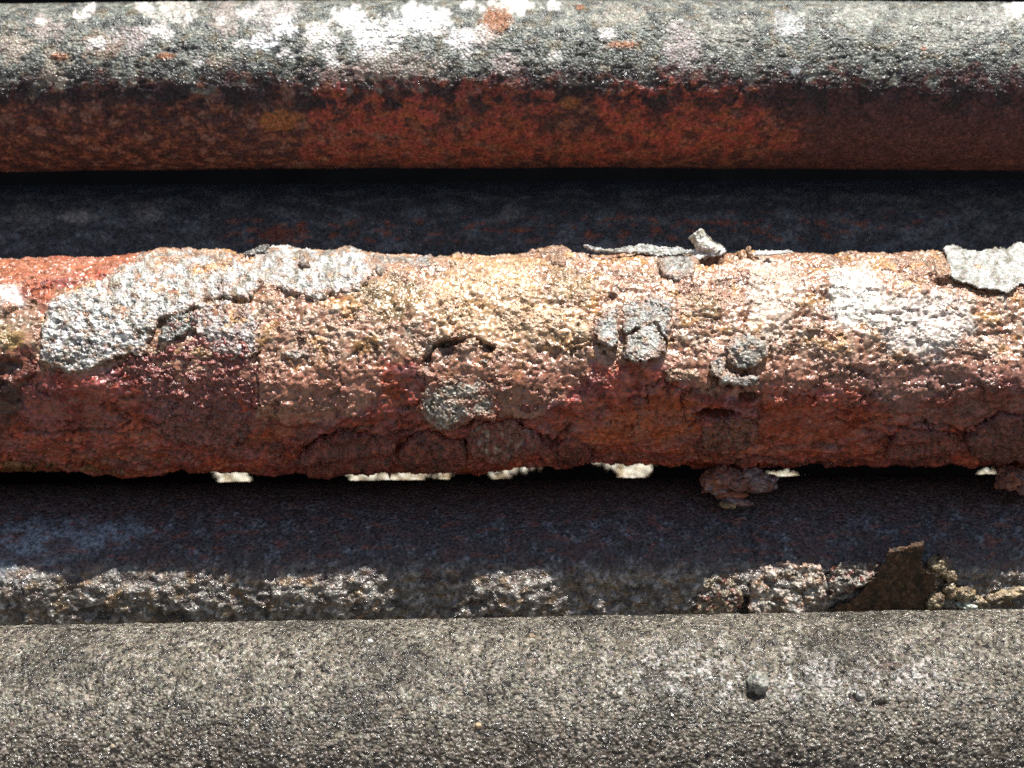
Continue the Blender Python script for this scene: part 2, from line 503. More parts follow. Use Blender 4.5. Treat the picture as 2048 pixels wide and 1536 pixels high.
# ---- pipe in the shade behind: dark, smooth
def field2(px, py, x, s):
    n = len(px)
    med = fbm(x / 70, s / 30, 4, 311)
    fin = fbm(x / 14, s / 9, 3, 323)
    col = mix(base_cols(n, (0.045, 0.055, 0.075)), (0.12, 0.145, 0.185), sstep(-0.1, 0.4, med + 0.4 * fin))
    w = np.zeros(n, F)
    for k, (cx, cy, rx, ry, a) in enumerate([(155, 433, 32, 14, 1), (295, 430, 26, 14, .6), (285, 412, 30, 8, .4), (60, 430, 40, 20, .3), (1020, 425, 20, 12, .4), (1200, 500, 60, 10, .3)]):
        w = np.maximum(w, a * spot(px, py, cx, cy, rx, ry, 0.5, 0.7, 330 + k))
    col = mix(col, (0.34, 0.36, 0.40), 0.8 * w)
    r = sstep(0.16, 0.28, fbm(x / 38, s / 14, 3, 341)) * zone(px, py, [(440, 440), (1000, 435), (1500, 430), (1900, 430), (1700, 480), (1000, 480), (540, 500), (440, 480)], 14, 18, 40, 343)
    col = mix(col, (0.30, 0.09, 0.05), 0.8 * r)
    w = spot(px, py, 555, 470, 34, 14, 0.4, 0.6, 347)
    col = mix(col, (0.2, 0.06, 0.04), w)
    h = 1.6 * med + 0.9 * fin + 1.5 * w
    return h.astype(F), col.astype(F), (0.55 + 0.1 * fin).astype(F)


# ---- corroded middle pipe


def bulge3(px, py):
    """thickening of the rust crust, positions along the pipe"""
    b = np.zeros(px.shape, F)
    for cx, cy, rx, ry, a in [(340, 500, 120, 40, 17), (560, 492, 62, 36, 25), (690, 500, 48, 32, 19), (440, 500, 40, 20, 5), (1105, 492, 45, 28, 17),
                              (35, 512, 40, 20, 5), (1490, 505, 40, 18, 4), (265, 935, 80, 24, 14), (560, 930, 90, 26, 10), (880, 938, 100, 28, 13),
                              (950, 945, 50, 20, 8), (420, 925, 80, 26, 5), (1240, 925, 100, 30, -9), (1040, 935, 50, 24, -5), (1480, 925, 60, 26, 6), (1720, 925, 90, 26, 3), (2000, 925, 80, 26, 2),
                              (920, 785, 75, 60, 13), (1330, 760, 130, 70, 13), (1465, 760, 80, 60, 8), (572, 775, 42, 60, 11), (212, 775, 38, 60, 12), (1830, 770, 70, 60, 3), (2020, 770, 130, 60, 21), (395, 770, 70, 60, -3), (720, 770, 50, 50, -2), (1130, 770, 38, 50, -7), (1015, 770, 36, 50, 6), (1220, 765, 42, 60, 7)]:
        b += a * np.exp(-((px - cx) / rx) ** 2 - ((py - cy) / ry) ** 2)
    for x0, x1, q0, q1, a in [(515, 770, 715, 832, 13), (985, 1150, 700, 818, 9), (1540, 1900, 690, 800, 7)]:
        wx = sstep(x0 - 25, x0 + 25, px) * (1 - sstep(x1 - 25, x1 + 25, px))
        qq = q1 + 9 * np.sin(px / 31.0) + 6 * np.sin(px / 13.0 + 1)
        b += a * wx * np.clip((py - q0) / (qq - q0), 0, 1) ** 1.3 * (1 - sstep(qq, qq + 16, py))
    return b


PITS3 = [(1432, 824, 40, 9, 34), (1495, 790, 18, 9, 20), (1418, 522, 26, 12, 30), (893, 700, 16, 22, 9), (855, 722, 9, 18, 9), (975, 700, 14, 8, 10),
         (330, 648, 16, 18, 10), (925, 838, 22, 9, 18), (1215, 705, 10, 6, 6), (1862, 535, 14, 5, 8), (1885, 566, 16, 4, 8), (12, 735, 30, 20, 10), (10, 800, 34, 40, 8), (445, 590, 40, 18, 4)]
GROOVES3 = [([(868, 692), (905, 684), (950, 682), (985, 694)], 7, 15), ([(855, 720), (868, 696)], 5, 9),
            ([(40, 856), (110, 862), (180, 858), (250, 862)], 4, 7), ([(290, 840), (330, 850)], 4, 7),
            ([(600, 905), (625, 882), (680, 860), (745, 852)], 4, 7), ([(1140, 850), (1105, 880), (1060, 858), (1010, 836)], 5, 9),
            ([(795, 868), (830, 852), (850, 840)], 4, 8), ([(805, 870), (782, 920)], 3, 5),
            ([(1765, 850), (1830, 846), (1880, 848), (1925, 860), (1965, 836)], 4, 8), ([(1380, 850), (1400, 832), (1440, 815)], 4, 7),
            ([(1430, 905), (1520, 905), (1600, 885), (1700, 893)], 4, 6), ([(1440, 930), (1500, 905), (1620, 920), (1760, 925)], 4, 6),
            ([(1520, 760), (1522, 820), (1505, 870)], 3, 4), ([(515, 690), (518, 800)], 3, 5), ([(1640, 580), (1665, 600), (1672, 650)], 3, 5),
            ([(1740, 625), (1800, 628)], 3, 5), ([(1390, 632), (1440, 638)], 4, 7), ([(230, 712), (290, 735), (330, 790)], 4, 6),
            ([(1150, 700), (1180, 690)], 3, 5), ([(0, 925), (120, 924), (260, 915)], 4, 7), ([(1300, 640), (1350, 600)], 2, 4),
            ([(520, 560), (600, 545), (690, 560)], 3, 4), ([(310, 640), (345, 620)], 4, 8), ([(1860, 545), (1900, 550)], 3, 6)]


def field3(px, py, x, s):
    n = len(px)
    big = fbm(x / 120, s / 90, 3, 403)
    med = fbm(x / 36, s / 30, 4, 411)
    fin = fbm(x / 10, s / 9, 3, 423)
    f1, f2, cid = worley(x / 10.5 + 0.5 * fin, s / 9.5 + 0.5 * med, 431)
    g1, g2, gid = worley(x / 6.5, s / 6, 437)
    # grainy tan crust on the crown; red rust elsewhere, split also painting sun and shade
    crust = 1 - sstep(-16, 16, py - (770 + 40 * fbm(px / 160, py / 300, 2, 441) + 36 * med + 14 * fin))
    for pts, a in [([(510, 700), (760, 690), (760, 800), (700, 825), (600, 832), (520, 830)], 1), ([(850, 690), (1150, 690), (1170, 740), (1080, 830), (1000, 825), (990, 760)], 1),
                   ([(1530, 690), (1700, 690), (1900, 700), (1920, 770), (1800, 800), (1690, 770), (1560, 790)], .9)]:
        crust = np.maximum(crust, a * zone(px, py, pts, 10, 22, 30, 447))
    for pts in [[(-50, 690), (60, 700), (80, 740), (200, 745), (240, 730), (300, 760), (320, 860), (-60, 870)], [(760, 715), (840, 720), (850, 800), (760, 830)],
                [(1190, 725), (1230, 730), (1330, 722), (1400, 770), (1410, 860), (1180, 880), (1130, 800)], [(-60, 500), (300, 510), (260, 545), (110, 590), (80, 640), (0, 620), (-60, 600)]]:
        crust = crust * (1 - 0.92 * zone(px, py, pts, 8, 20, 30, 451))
    amp = 0.25 + 0.75 * crust
    h = 3.5 * big + 4.0 * med * (0.5 + 0.5 * crust) + bulge3(px, py)
    coarse = 0.12 + 0.9 * sstep(-0.2, 0.35, fbm(x / 60, s / 48, 4, 443))
    h = h + amp * coarse * (2.9 * (1 - f1) * (0.1 + 1.6 * cid) + 1.8 * (1 - g1) * (0.3 + gid)) + (1.0 + amp) * fin
    h = h - 4.0 * amp * sstep(0.25, 0.4, fbm(x / 15, s / 12, 3, 439))
    # thin layers of scale broken off in steps, with a few long cracks
    te = fbm(x / 95, s / 62, 6, 445, 0.58)
    steps = sstep(-0.012, 0.012, te - 0.10) + sstep(-0.012, 0.012, te + 0.14)
    te2 = fbm(x / 52, s / 30, 5, 446, 0.58)
    st2 = sstep(-0.02, 0.02, te2 - 0.12)
    h = h + 3.6 * steps + 2.6 * st2 * (1 - 0.6 * crust)
    c1, c2, _ = worley(x / 84 + 0.45 * med, s / 58 + 0.45 * big + 0.2 * fin, 448)
    crk = (1 - sstep(0.012, 0.06, c2 - c1)) * sstep(-0.08, 0.16, fbm(x / 90, s / 70, 2, 449))
    h = h - (5.0 + 4.0 * (1 - crust)) * crk
    lay = fbm(x / 60, s / 8, 3, 461)
    low = sstep(830, 880, py)
    h = h + 2.6 * lay * low + sstep(880, 920, py) * 12.0 * fbm(x / 48, s / 60, 4, 462)
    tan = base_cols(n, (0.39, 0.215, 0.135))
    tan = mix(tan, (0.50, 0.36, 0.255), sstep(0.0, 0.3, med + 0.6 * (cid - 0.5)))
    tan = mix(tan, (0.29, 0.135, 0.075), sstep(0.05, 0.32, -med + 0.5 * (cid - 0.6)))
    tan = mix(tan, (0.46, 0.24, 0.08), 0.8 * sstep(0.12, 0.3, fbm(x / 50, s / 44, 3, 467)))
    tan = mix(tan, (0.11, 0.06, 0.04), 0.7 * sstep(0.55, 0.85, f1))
    red = base_cols(n, (0.20, 0.040, 0.027))
    rm = fbm(x / 70, s / 44, 4, 471)
    red = mix(red, (0.27, 0.055, 0.026), sstep(0.0, 0.3, rm))
    red = mix(red, (0.16, 0.050, 0.048), sstep(0.0, 0.3, -rm + 0.3 * fin))
    red = mix(red, (0.075, 0.028, 0.02), 0.8 * sstep(0.12, 0.34, fbm(x / 16, s / 12, 3, 477)))
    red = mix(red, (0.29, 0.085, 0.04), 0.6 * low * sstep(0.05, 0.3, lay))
    red = red * (1 + 0.9 * np.clip(fbm(x / 11, s / 7, 4, 479), -0.5, 0.6))[:, None]
    red = red * (1.15 + 0.2 * steps + 0.3 * st2)[:, None]
    red = mix(red, (0.25, 0.075, 0.075), 0.6 * sstep(-0.01, 0.02, te2 - 0.2))
    red = mix(red, (0.33, 0.085, 0.03), 0.6 * (1 - sstep(-0.03, 0.0, te + 0.2)))
    tan = mix(tan, (0.33, 0.125, 0.075), 0.85 * sstep(690, 765, py + 40 * med))  # tan reddened downward in the colour, for its look in shade
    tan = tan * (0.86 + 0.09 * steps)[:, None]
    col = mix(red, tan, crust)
    col = mix(col, (0.07, 0.035, 0.025), 0.7 * crk)
    gl = 0.36 + 0.29 * crust + 0.14 * fin + 0.2 * sstep(0.1, 0.3, fbm(x / 40, s / 22, 3, 483))
    Z = lambda pts, c, a=1.0, soft=14, warp=30, seed=481: (a * zone(px, py, pts, soft, warp, 26, seed), c)
    for k, (w, c) in enumerate([
            Z([(-60, 505), (130, 515), (300, 518), (270, 545), (130, 560), (0, 600), (-60, 600)], (0.36, 0.135, 0.07), .8),
            Z([(-60, 600), (60, 600), (90, 620), (70, 660), (-60, 690)], (0.24, 0.16, 0.10), .7),
            Z([(0, 665), (50, 665), (40, 700), (0, 705)], (0.34, 0.24, 0.08), .7),
            Z([(420, 570), (470, 555), (520, 565), (500, 600), (430, 610)], (0.30, 0.17, 0.05), .9),
            Z([(720, 570), (800, 555), (850, 590), (830, 630), (760, 640), (720, 610)], (0.24, 0.16, 0.07), .8),
            Z([(1085, 545), (1140, 540), (1190, 575), (1170, 600), (1110, 590)], (0.30, 0.19, 0.09), .85),
            Z([(1380, 600), (1440, 605), (1440, 630), (1390, 628)], (0.27, 0.17, 0.07), .85),
            Z([(1650, 545), (1720, 535), (1760, 560), (1750, 640), (1680, 660), (1655, 610)], (0.62, 0.60, 0.54), .8),
            Z([(1730, 600), (1900, 590), (1960, 640), (1880, 720), (1780, 710)], (0.6, 0.55, 0.5), .7),
            Z([(1500, 530), (1570, 525), (1600, 600), (1560, 690), (1500, 640)], (0.62, 0.5, 0.4), .7),
            Z([(855, 560), (960, 520), (1060, 520), (1090, 600), (1180, 620), (1180, 680), (1000, 690), (860, 660)], (0.56, 0.37, 0.2), .55),
            Z([(0, 580), (40, 580), (40, 605), (0, 605)], (0.75, 0.72, 0.68), .8),
            Z([(1220, 820), (1300, 770), (1380, 800), (1400, 850), (1330, 880), (1180, 880), (1170, 850)], (0.38, 0.085, 0.024), .7),
            Z([(1530, 770), (1700, 780), (1760, 830), (1700, 880), (1540, 885), (1510, 840)], (0.33, 0.065, 0.026), .7),
            Z([(60, 760), (200, 755), (230, 840), (180, 860), (50, 850)], (0.24, 0.055, 0.04), .6),
            Z([(1700, 740), (1900, 720), (2100, 740), (2100, 830), (1900, 850), (1760, 820)], (0.17, 0.075, 0.06), .6),
            Z([(0, 690), (70, 705), (60, 750), (0, 900)], (0.09, 0.045, 0.03), .6)]):
        col = col + (np.asarray(c, F) - col) * w[:, None]
    smooth = 1 - sstep(0.3, 0.75, coarse)
    gl = gl + 0.12 * smooth
    RELIEF['now'] = 1 - 0.72 * smooth
    for cx, cy, rx, ry, dep in PITS3:
        w = spot(px, py, cx, cy, rx, ry, 0.35, 0.4, int(cx))
        h = h - dep * w
        col = mix(col, (0.07, 0.035, 0.025), 0.75 * w)
    for k, (pts, wd, dep) in enumerate(GROOVES3):
        w = groove(px, py, pts, wd, 7, 500 + k)
        h = h - dep * w
        col = mix(col, (0.06, 0.03, 0.022), 0.6 * w)
    return h.astype(F), col.astype(F), gl.astype(F)


# ---- lower shaded pipe, its foot in the sun
def field5(px, py, x, s):
    n = len(px)
    big = fbm(x / 110, s / 70, 3, 603)
    med = fbm(x / 34, s / 26, 4, 611)
    fin = fbm(x / 8, s / 7, 3, 623)
    f1, f2, cid = worley(x / 10, s / 9, 631)
    rough = sstep(1110, 1170, py + 14 * med)
    h = 2.0 * big + 1.6 * med + 0.9 * fin
    for cx, cy, rx, ry, a in [(50, 1180, 80, 40, 8), (280, 1185, 110, 40, 8), (610, 1185, 120, 40, 7), (1035, 1190, 56, 44, 12), (1400, 1200, 50, 30, 6), (1560, 1170, 70, 50, 7),
                              (1800, 1180, 120, 50, 2), (1970, 1190, 110, 50, -6), (130, 1190, 25, 30, -4), (490, 1190, 30, 30, -3), (850, 1195, 70, 50, -10), (1240, 1195, 115, 50, -11)]:
        h = h + a * np.exp(-((px - cx) / rx) ** 2 - ((py - cy) / ry) ** 2)
    h = h + rough * (3.4 * np.sqrt(np.clip(1 - f1 * f1, 0, 1)) * (0.3 + cid) + 9.0 * fbm(x / 28, s / 17, 5, 641))
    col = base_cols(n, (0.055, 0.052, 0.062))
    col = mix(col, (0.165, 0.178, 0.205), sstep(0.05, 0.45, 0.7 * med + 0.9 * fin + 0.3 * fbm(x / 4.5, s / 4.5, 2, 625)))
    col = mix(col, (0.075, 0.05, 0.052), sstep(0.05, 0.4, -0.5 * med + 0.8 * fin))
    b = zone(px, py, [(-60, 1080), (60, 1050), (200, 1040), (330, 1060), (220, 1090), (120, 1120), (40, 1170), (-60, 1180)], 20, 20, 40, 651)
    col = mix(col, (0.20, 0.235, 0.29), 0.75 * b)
    r = sstep(0.18, 0.3, fbm(x / 40, s / 16, 3, 657))
    col = mix(col, (0.20, 0.07, 0.05), 0.6 * r)
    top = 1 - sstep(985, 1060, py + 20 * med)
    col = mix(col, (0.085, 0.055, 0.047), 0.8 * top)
    pur = fbm(x / 60, s / 40, 4, 659)
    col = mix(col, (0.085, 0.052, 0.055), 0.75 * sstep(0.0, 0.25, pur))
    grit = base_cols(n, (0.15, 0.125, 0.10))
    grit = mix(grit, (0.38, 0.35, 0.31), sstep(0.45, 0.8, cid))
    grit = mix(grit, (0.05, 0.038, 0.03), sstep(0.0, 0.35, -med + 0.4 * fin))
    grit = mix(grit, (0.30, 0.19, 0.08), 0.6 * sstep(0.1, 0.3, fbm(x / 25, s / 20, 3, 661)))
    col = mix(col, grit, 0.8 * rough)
    w = groove(px, py, [(1502, 1010), (1500, 1060), (1512, 1110)], 4, 8, 667)
    h = h - 5 * w
    for k, (cx, cy, rx, ry, dep) in enumerate([(200, 1225, 34, 14, 12), (352, 1230, 14, 10, 10), (1490, 1215, 12, 22, 14), (1540, 1190, 16, 14, 12), (1680, 1150, 26, 12, 12), (1730, 1175, 20, 10, 10)]):
        w = spot(px, py, cx, cy, rx, ry, 0.4, 0.5, 680 + k)
        h = h - dep * w
        col = mix(col, (0.05, 0.04, 0.035), 0.6 * w)
    return h.astype(F), col.astype(F), (0.44 + 0.24 * rough + 0.10 * fin).astype(F)


# ---- nearest pipe, granular grey
def field6(px, py, x, s):
    n = len(px)
    big = fbm(x / 150, s / 80, 3, 703)
    med = fbm(x / 40, s / 32, 4, 711)
    fin = fbm(x / 9, s / 8, 3, 723)
    f1, f2, cid = worley(x / 6.6 + 0.3 * fin, s / 6.2, 731)
    h = 1.5 * big + 1.5 * med + 1.4 * fin + 3.2 * np.sqrt(np.clip(1 - f1 * f1, 0, 1)) * (0.4 + cid)
    col = base_cols(n, (0.15, 0.131, 0.098))
    col = mix(col, (0.30, 0.275, 0.225), sstep(-0.1, 0.4, 0.35 * med + 0.9 * (cid - 0.5)))
    col = mix(col, (0.06, 0.053, 0.046), sstep(0.0, 0.4, -0.4 * med + 0.9 * (cid - 0.55)))
    col = mix(col, (0.055, 0.04, 0.035), 0.85 * sstep(0.58, 0.85, f1))
    col = col * (1 - 0.45 * sstep(0.0, 0.3, fbm(x / 170, s / 110, 4, 739)))[:, None]
    pale = zone(px, py, [(1230, 1330), (1400, 1300), (1560, 1320), (1880, 1330), (1900, 1380), (1760, 1400), (1500, 1400), (1250, 1370)], 40, 40, 60, 741)
    col = mix(col, (0.52, 0.49, 0.46), 0.45 * pale * sstep(-0.2, 0.3, med + (cid - .5)))  # pale band painted for the sun sparkle there
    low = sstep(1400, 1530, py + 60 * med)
    col = mix(col, (0.085, 0.055, 0.04), 0.3 * low)  # browner and darker toward the bottom, painting extra shade there
    for k, (cx, cy, rx, ry, dep) in enumerate([(1512, 1392, 20, 10, 9), (1712, 1398, 18, 7, 7), (1758, 1412, 16, 7, 7), (1775, 1335, 26, 12, 2), (1070, 1322, 6, 10, 5)]):
        w = spot(px, py, cx, cy, rx, ry, 0.4, 0.6, 750 + k)
        h = h - dep * w
        col = mix(col, (0.08, 0.045, 0.035), 0.6 * w)  # hollows darkened; the first paints the shadow under the largest grain
    return h.astype(F), col.astype(F), (0.55 + 0.14 * (cid - 0.5) + 0.05 * med).astype(F)


def field_plain(seed):
    def f(px, py, x, s):
        n = len(px)
        med = fbm(x / 50, s / 36, 4, seed); fin = fbm(x / 14, s / 12, 3, seed + 9)
        col = mix(base_cols(n, (0.15, 0.10, 0.08)), (0.27, 0.22, 0.18), sstep(-0.1, 0.4, med))
        return (2 * med + 1.5 * fin).astype(F), col.astype(F), np.full(n, 0.4, F)
    return f


G = 'rusted pipes stacked in the bundle'
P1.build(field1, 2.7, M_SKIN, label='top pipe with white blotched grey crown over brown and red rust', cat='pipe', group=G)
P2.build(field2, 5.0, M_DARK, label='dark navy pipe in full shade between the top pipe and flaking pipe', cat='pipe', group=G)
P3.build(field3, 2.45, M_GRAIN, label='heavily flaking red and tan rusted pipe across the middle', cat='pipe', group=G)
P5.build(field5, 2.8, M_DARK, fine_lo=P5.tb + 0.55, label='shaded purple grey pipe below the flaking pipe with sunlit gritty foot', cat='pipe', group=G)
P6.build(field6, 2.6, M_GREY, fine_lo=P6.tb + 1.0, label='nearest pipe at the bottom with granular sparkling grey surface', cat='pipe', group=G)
P0.build(field_plain(801), 14, M_SKIN, label='rusty pipe added out of the frame above the top pipe to shade the dark pipe', cat='pipe', group=G)
P7.build(field_plain(811), 9, M_SKIN, label='sunlit pipe far behind the narrow gap under the flaking pipe', cat='pipe', group=G)


# ------------------------------------------------------------------ crust plates on a pipe (parts) and loose flakes (things)
def sheet(mask, top, bottom, col):
    """closed solid from a masked grid: top and bottom sheets and the rim"""
    ny, nx = mask.shape
    idx = -np.ones((ny, nx), int)
    cell = mask[:-1, :-1] & mask[1:, :-1] & mask[:-1, 1:] & mask[1:, 1:]
    use = np.zeros((ny, nx), bool)
    use[:-1, :-1] |= cell; use[1:, :-1] |= cell; use[:-1, 1:] |= cell; use[1:, 1:] |= cell
    k = int(use.sum()); idx[use] = np.arange(k)
    V = np.concatenate([top[use], bottom[use]]); C = np.concatenate([col[use], col[use]])
    a = idx[:-1, :-1][cell]; b = idx[:-1, 1:][cell]; c = idx[1:, 1:][cell]; d = idx[1:, :-1][cell]
    Q = [np.stack([a, d, c, b], -1), np.stack([a, b, c, d], -1) + k]
    pad = np.zeros((ny + 1, nx + 1), bool); pad[1:-1, 1:-1] = cell
    I = idx
    # horizontal grid edges
    up = pad[:-1, 1:-1]; dn = pad[1:, 1:-1]
    e = up & ~dn
    p, q = I[:, :-1][e], I[:, 1:][e]; Q.append(np.stack([q, p, p + k, q + k], -1))
    e = dn & ~up
    p, q = I[:, :-1][e], I[:, 1:][e]; Q.append(np.stack([p, q, q + k, p + k], -1))
    lf = pad[1:-1, :-1]; rt = pad[1:-1, 1:]
    e = lf & ~rt
    p, q = I[:-1, :][e], I[1:, :][e]; Q.append(np.stack([p, q, q + k, p + k], -1))
    e = rt & ~lf
    p, q = I[:-1, :][e], I[1:, :][e]; Q.append(np.stack([q, p, p + k, q + k], -1))
    return V, np.concatenate(Q), C


def grid(pts, step, mg):
    xs = [p[0] for p in pts]; ys = [p[1] for p in pts]
    gx = np.arange(min(xs) - mg, max(xs) + mg, step); gy = np.arange(min(ys) - mg, max(ys) + mg, step)
    X, Y = np.meshgrid(gx.astype(F), gy.astype(F))
    return X, Y


def tint_cols(X, Y, cols, seed, sz=14):
    n = fbm(X / sz, Y / sz, 4, seed); n2 = fbm(X / (sz * 2.2), Y / (sz * 2.2), 3, seed + 3)
    c = np.tile(np.asarray(cols[0], F), X.shape + (1,))
    c = c + (np.asarray(cols[1], F) - c) * sstep(0.0, 0.3, n)[..., None]
    if len(cols) > 2:
        c = c + (np.asarray(cols[2], F) - c) * sstep(0.02, 0.3, n2)[..., None]
    return c


def plate(P, name, pts, thick=7, lift=None, cols=((0.4, 0.38, 0.35), (0.55, 0.53, 0.5)), grain=9, gamp=2.5, warp=9, seed=1, gloss=0.55, mat=None, th=None, cracks=(), label=None, step=2.3, base=3.0, dome=0.0, lump=3.0, lip=0.1, broken=None):
    X, Y = grid(pts, step, warp * 1.5)
    wx, wy = warped(X, Y, warp, 22, seed)
    sd = polysd(wx, wy, pts)
    sd = sd + 9.0 * fbm(X / 20, Y / 15, 4, seed + 40) + 2.5 * perlin(X / 5, Y / 5, seed + 41)
    mask = sd > 0
    for pts2, w in cracks:
        mask &= ~(groove(X.ravel(), Y.ravel(), pts2, w, 5, seed + 7).reshape(X.shape) > 0.5)
    x, t = P.surface(X.ravel(), Y.ravel())
    b3 = bulge3(X.ravel(), Y.ravel()) if P is P3 else 0
    f1, f2, cid = worley(X / (grain * 0.8) + 0.4 * perlin(X / 9, Y / 9, seed + 8), Y / (grain * 0.7), seed + 11)
    g1, g2, gid = worley(X / 5.5, Y / 5, seed + 12)
    med = fbm(X / 30, Y / 24, 3, seed + 13); fin = fbm(X / 8, Y / 8, 3, seed + 17)
    y0, y1 = min(p[1] for p in pts), max(p[1] for p in pts)
    low = sstep(y0, y0 + 0.75 * (y1 - y0), Y)
    h = base + b3 + (thick * (lip + 0.7 * low) * sstep(-1, 5, sd) + gamp * (1 - f1) * (0.1 + 1.3 * cid) * np.clip(0.6 + 1.6 * med, 0.1, 2) + 1.6 * (1 - g1) * (0.3 + gid) + lump * med + 1.6 * fin).ravel()
    k1, k2, _ = worley(X / 34 + 0.5 * med, Y / 26 + 0.3 * fin, seed + 31)
    ck = (1 - sstep(0.015, 0.06, k2 - k1)) * sstep(-0.1, 0.2, fbm(X / 40, Y / 40, 2, seed + 33))
    tp = sstep(-0.02, 0.02, fbm(X / 38, Y / 24, 5, seed + 35, 0.58) - 0.06)
    h = h + (2.4 * tp - 5.0 * ck).ravel()
    if dome:
        h = h + (dome * sstep(0, 30, sd)).ravel()
    if lift is not None:
        h = h + lift(X, Y, sd).ravel()
    top = P.local(x, t, h).reshape(X.shape + (3,))
    bot = P.local(x, t, h - (th if th else thick + 16)).reshape(X.shape + (3,))
    c = tint_cols(X, Y, cols, seed + 23)
    st = 0.8 * sstep(0.10, 0.26, fbm(X / 19, Y / 15, 4, seed + 29))
    c = c + (np.asarray((0.27, 0.15, 0.08) if cols[0][0] > 0.25 else (0.2, 0.05, 0.03), F) - c) * st[..., None]
    c = c * ((0.5 + 0.6 * (1 - f1) + 0.55 * (gid - 0.4)) * (1 - 0.6 * ck) * (0.9 + 0.15 * tp))[..., None]
    if cols[0][0] > 0.25:
        ew = 0.75 * (1 - sstep(0, 15, sd + 9 * fin + 8 * med))
        c = c + (np.asarray((0.33, 0.20, 0.135), F) - c) * ew[..., None]
    if broken:
        bw = (1 - sstep(8, 16, sd + 8 * fin)) * sstep(0.45, 0.65, low)
        c = c + (np.asarray(broken, F) - c) * bw[..., None]
    C = np.concatenate([np.clip(c, 0.01, 0.85), np.full(X.shape + (1,), gloss, F)], -1).astype(F)
    V, Q, C = sheet(mask, top, bot, C)
    me = make_mesh(name, V, Q, C, mat or M_SCALE)
    return link(name, me, (0, 0, 0), P.ob, label=label)


GREY = ((0.34, 0.335, 0.31), (0.45, 0.445, 0.42), (0.29, 0.26, 0.22))
PALE = ((0.52, 0.505, 0.48), (0.76, 0.755, 0.74), (0.33, 0.30, 0.25))
BROWN = ((0.20, 0.052, 0.04), (0.25, 0.085, 0.065), (0.15, 0.04, 0.03))
LEAF = ((0.22, 0.048, 0.034), (0.29, 0.08, 0.048), (0.12, 0.032, 0.024))
TAN = ((0.36, 0.21, 0.12), (0.48, 0.32, 0.2), (0.28, 0.14, 0.08))
DGREY = ((0.15, 0.145, 0.12), (0.28, 0.275, 0.24), (0.09, 0.085, 0.07))

plate(P3, 'scale_plate', [(105, 600), (185, 570), (250, 538), (330, 503), (400, 508), (470, 522), (520, 555), (480, 580), (430, 600), (360, 632), (318, 648), (300, 706), (240, 712), (200, 735), (150, 750), (82, 722), (85, 655)],
      9, cols=PALE, grain=13, gamp=5, seed=1001, gloss=0.66, label='wide pale silvery scale plate at the left end of the middle pipe')
plate(P3, 'scale_plate', [(392, 612), (450, 602), (500, 612), (522, 650), (518, 712), (470, 722), (420, 702), (388, 662)], 6, cols=((0.42, 0.37, 0.35), (0.58, 0.54, 0.52), (0.3, 0.19, 0.16)), grain=12, gamp=3, seed=1005, gloss=0.68, lump=5, label='silvery pink plate painting the glare above the knobbly purple brown plate')  # added plate; its pale colour stands in for silvery glare
plate(P3, 'scale_plate', [(522, 500), (540, 487), (565, 484), (610, 498), (670, 503), (700, 496), (745, 510), (748, 556), (722, 588), (660, 598), (640, 612), (585, 592), (525, 582), (500, 600), (452, 606), (440, 592), (500, 548)],
      10, cols=PALE, grain=11, gamp=3, seed=1011, gloss=0.6, label='pale grey scale plate with a round blister on the crown')
plate(P3, 'scale_plate', [(745, 520), (800, 511), (868, 516), (880, 536), (838, 545), (790, 540), (752, 556)], 8, cols=GREY, seed=1021, label='narrow grey scale strip on the crown')
plate(P3, 'scale_plate', [(1048, 508), (1080, 492), (1105, 484), (1130, 492), (1150, 505), (1120, 520), (1070, 518)], 7, cols=TAN, seed=1031, mat=M_GRAIN, label='tan rust peak on the crown')
plate(P3, 'scale_plate', [(1314, 525), (1335, 510), (1375, 506), (1396, 522), (1394, 550), (1370, 568), (1338, 564), (1318, 548)], 7, cols=GREY, grain=8, gamp=2, warp=4, seed=1041, lip=0.5, label='round grey scale disc near the crown')
plate(P3, 'scale_plate', [(1190, 642), (1215, 622), (1240, 615), (1238, 650), (1236, 700), (1222, 706), (1195, 690), (1186, 662)], 9, lambda X, Y, sd: 10 * sstep(655, 705, Y), cols=GREY, grain=8, gamp=2, seed=1051, lip=0.5, warp=6, label='small grey scale plate left of the crack')
plate(P3, 'scale_plate', [(1244, 612), (1300, 592), (1345, 605), (1345, 640), (1338, 680), (1326, 706), (1296, 722), (1266, 732), (1244, 716), (1243, 660)], 7, lambda X, Y, sd: 16 * sstep(655, 728, Y) * np.clip(1.1 - ((X - 1290) / 60) ** 2, 0, 1), cols=GREY, grain=8, gamp=2.2, seed=1061, lip=0.5, warp=8,
      cracks=[([(1244, 676), (1275, 662)], 4), ([(1310, 650), (1330, 690)], 3)], label='crackled grey scale plate right of the crack')
plate(P3, 'scale_plate', [(1412, 706), (1440, 702), (1452, 735), (1475, 748), (1516, 742), (1514, 765), (1480, 768), (1440, 765), (1415, 740)], 8, lambda X, Y, sd: 8 * sstep(720, 765, Y), cols=GREY, grain=8, gamp=2, seed=1071, lip=0.5, warp=5, label='pale hooked scale plate under a dark lump')
plate(P3, 'scale_plate', [(1446, 690), (1470, 668), (1515, 664), (1542, 690), (1535, 715), (1505, 738), (1468, 738), (1448, 718)], 12, cols=((0.26, 0.24, 0.20), (0.38, 0.36, 0.32), (0.17, 0.13, 0.1)), grain=7, gamp=3, seed=1081, lip=0.5, warp=8, dome=4, label='dark grey lump of scale above a pale hooked plate')
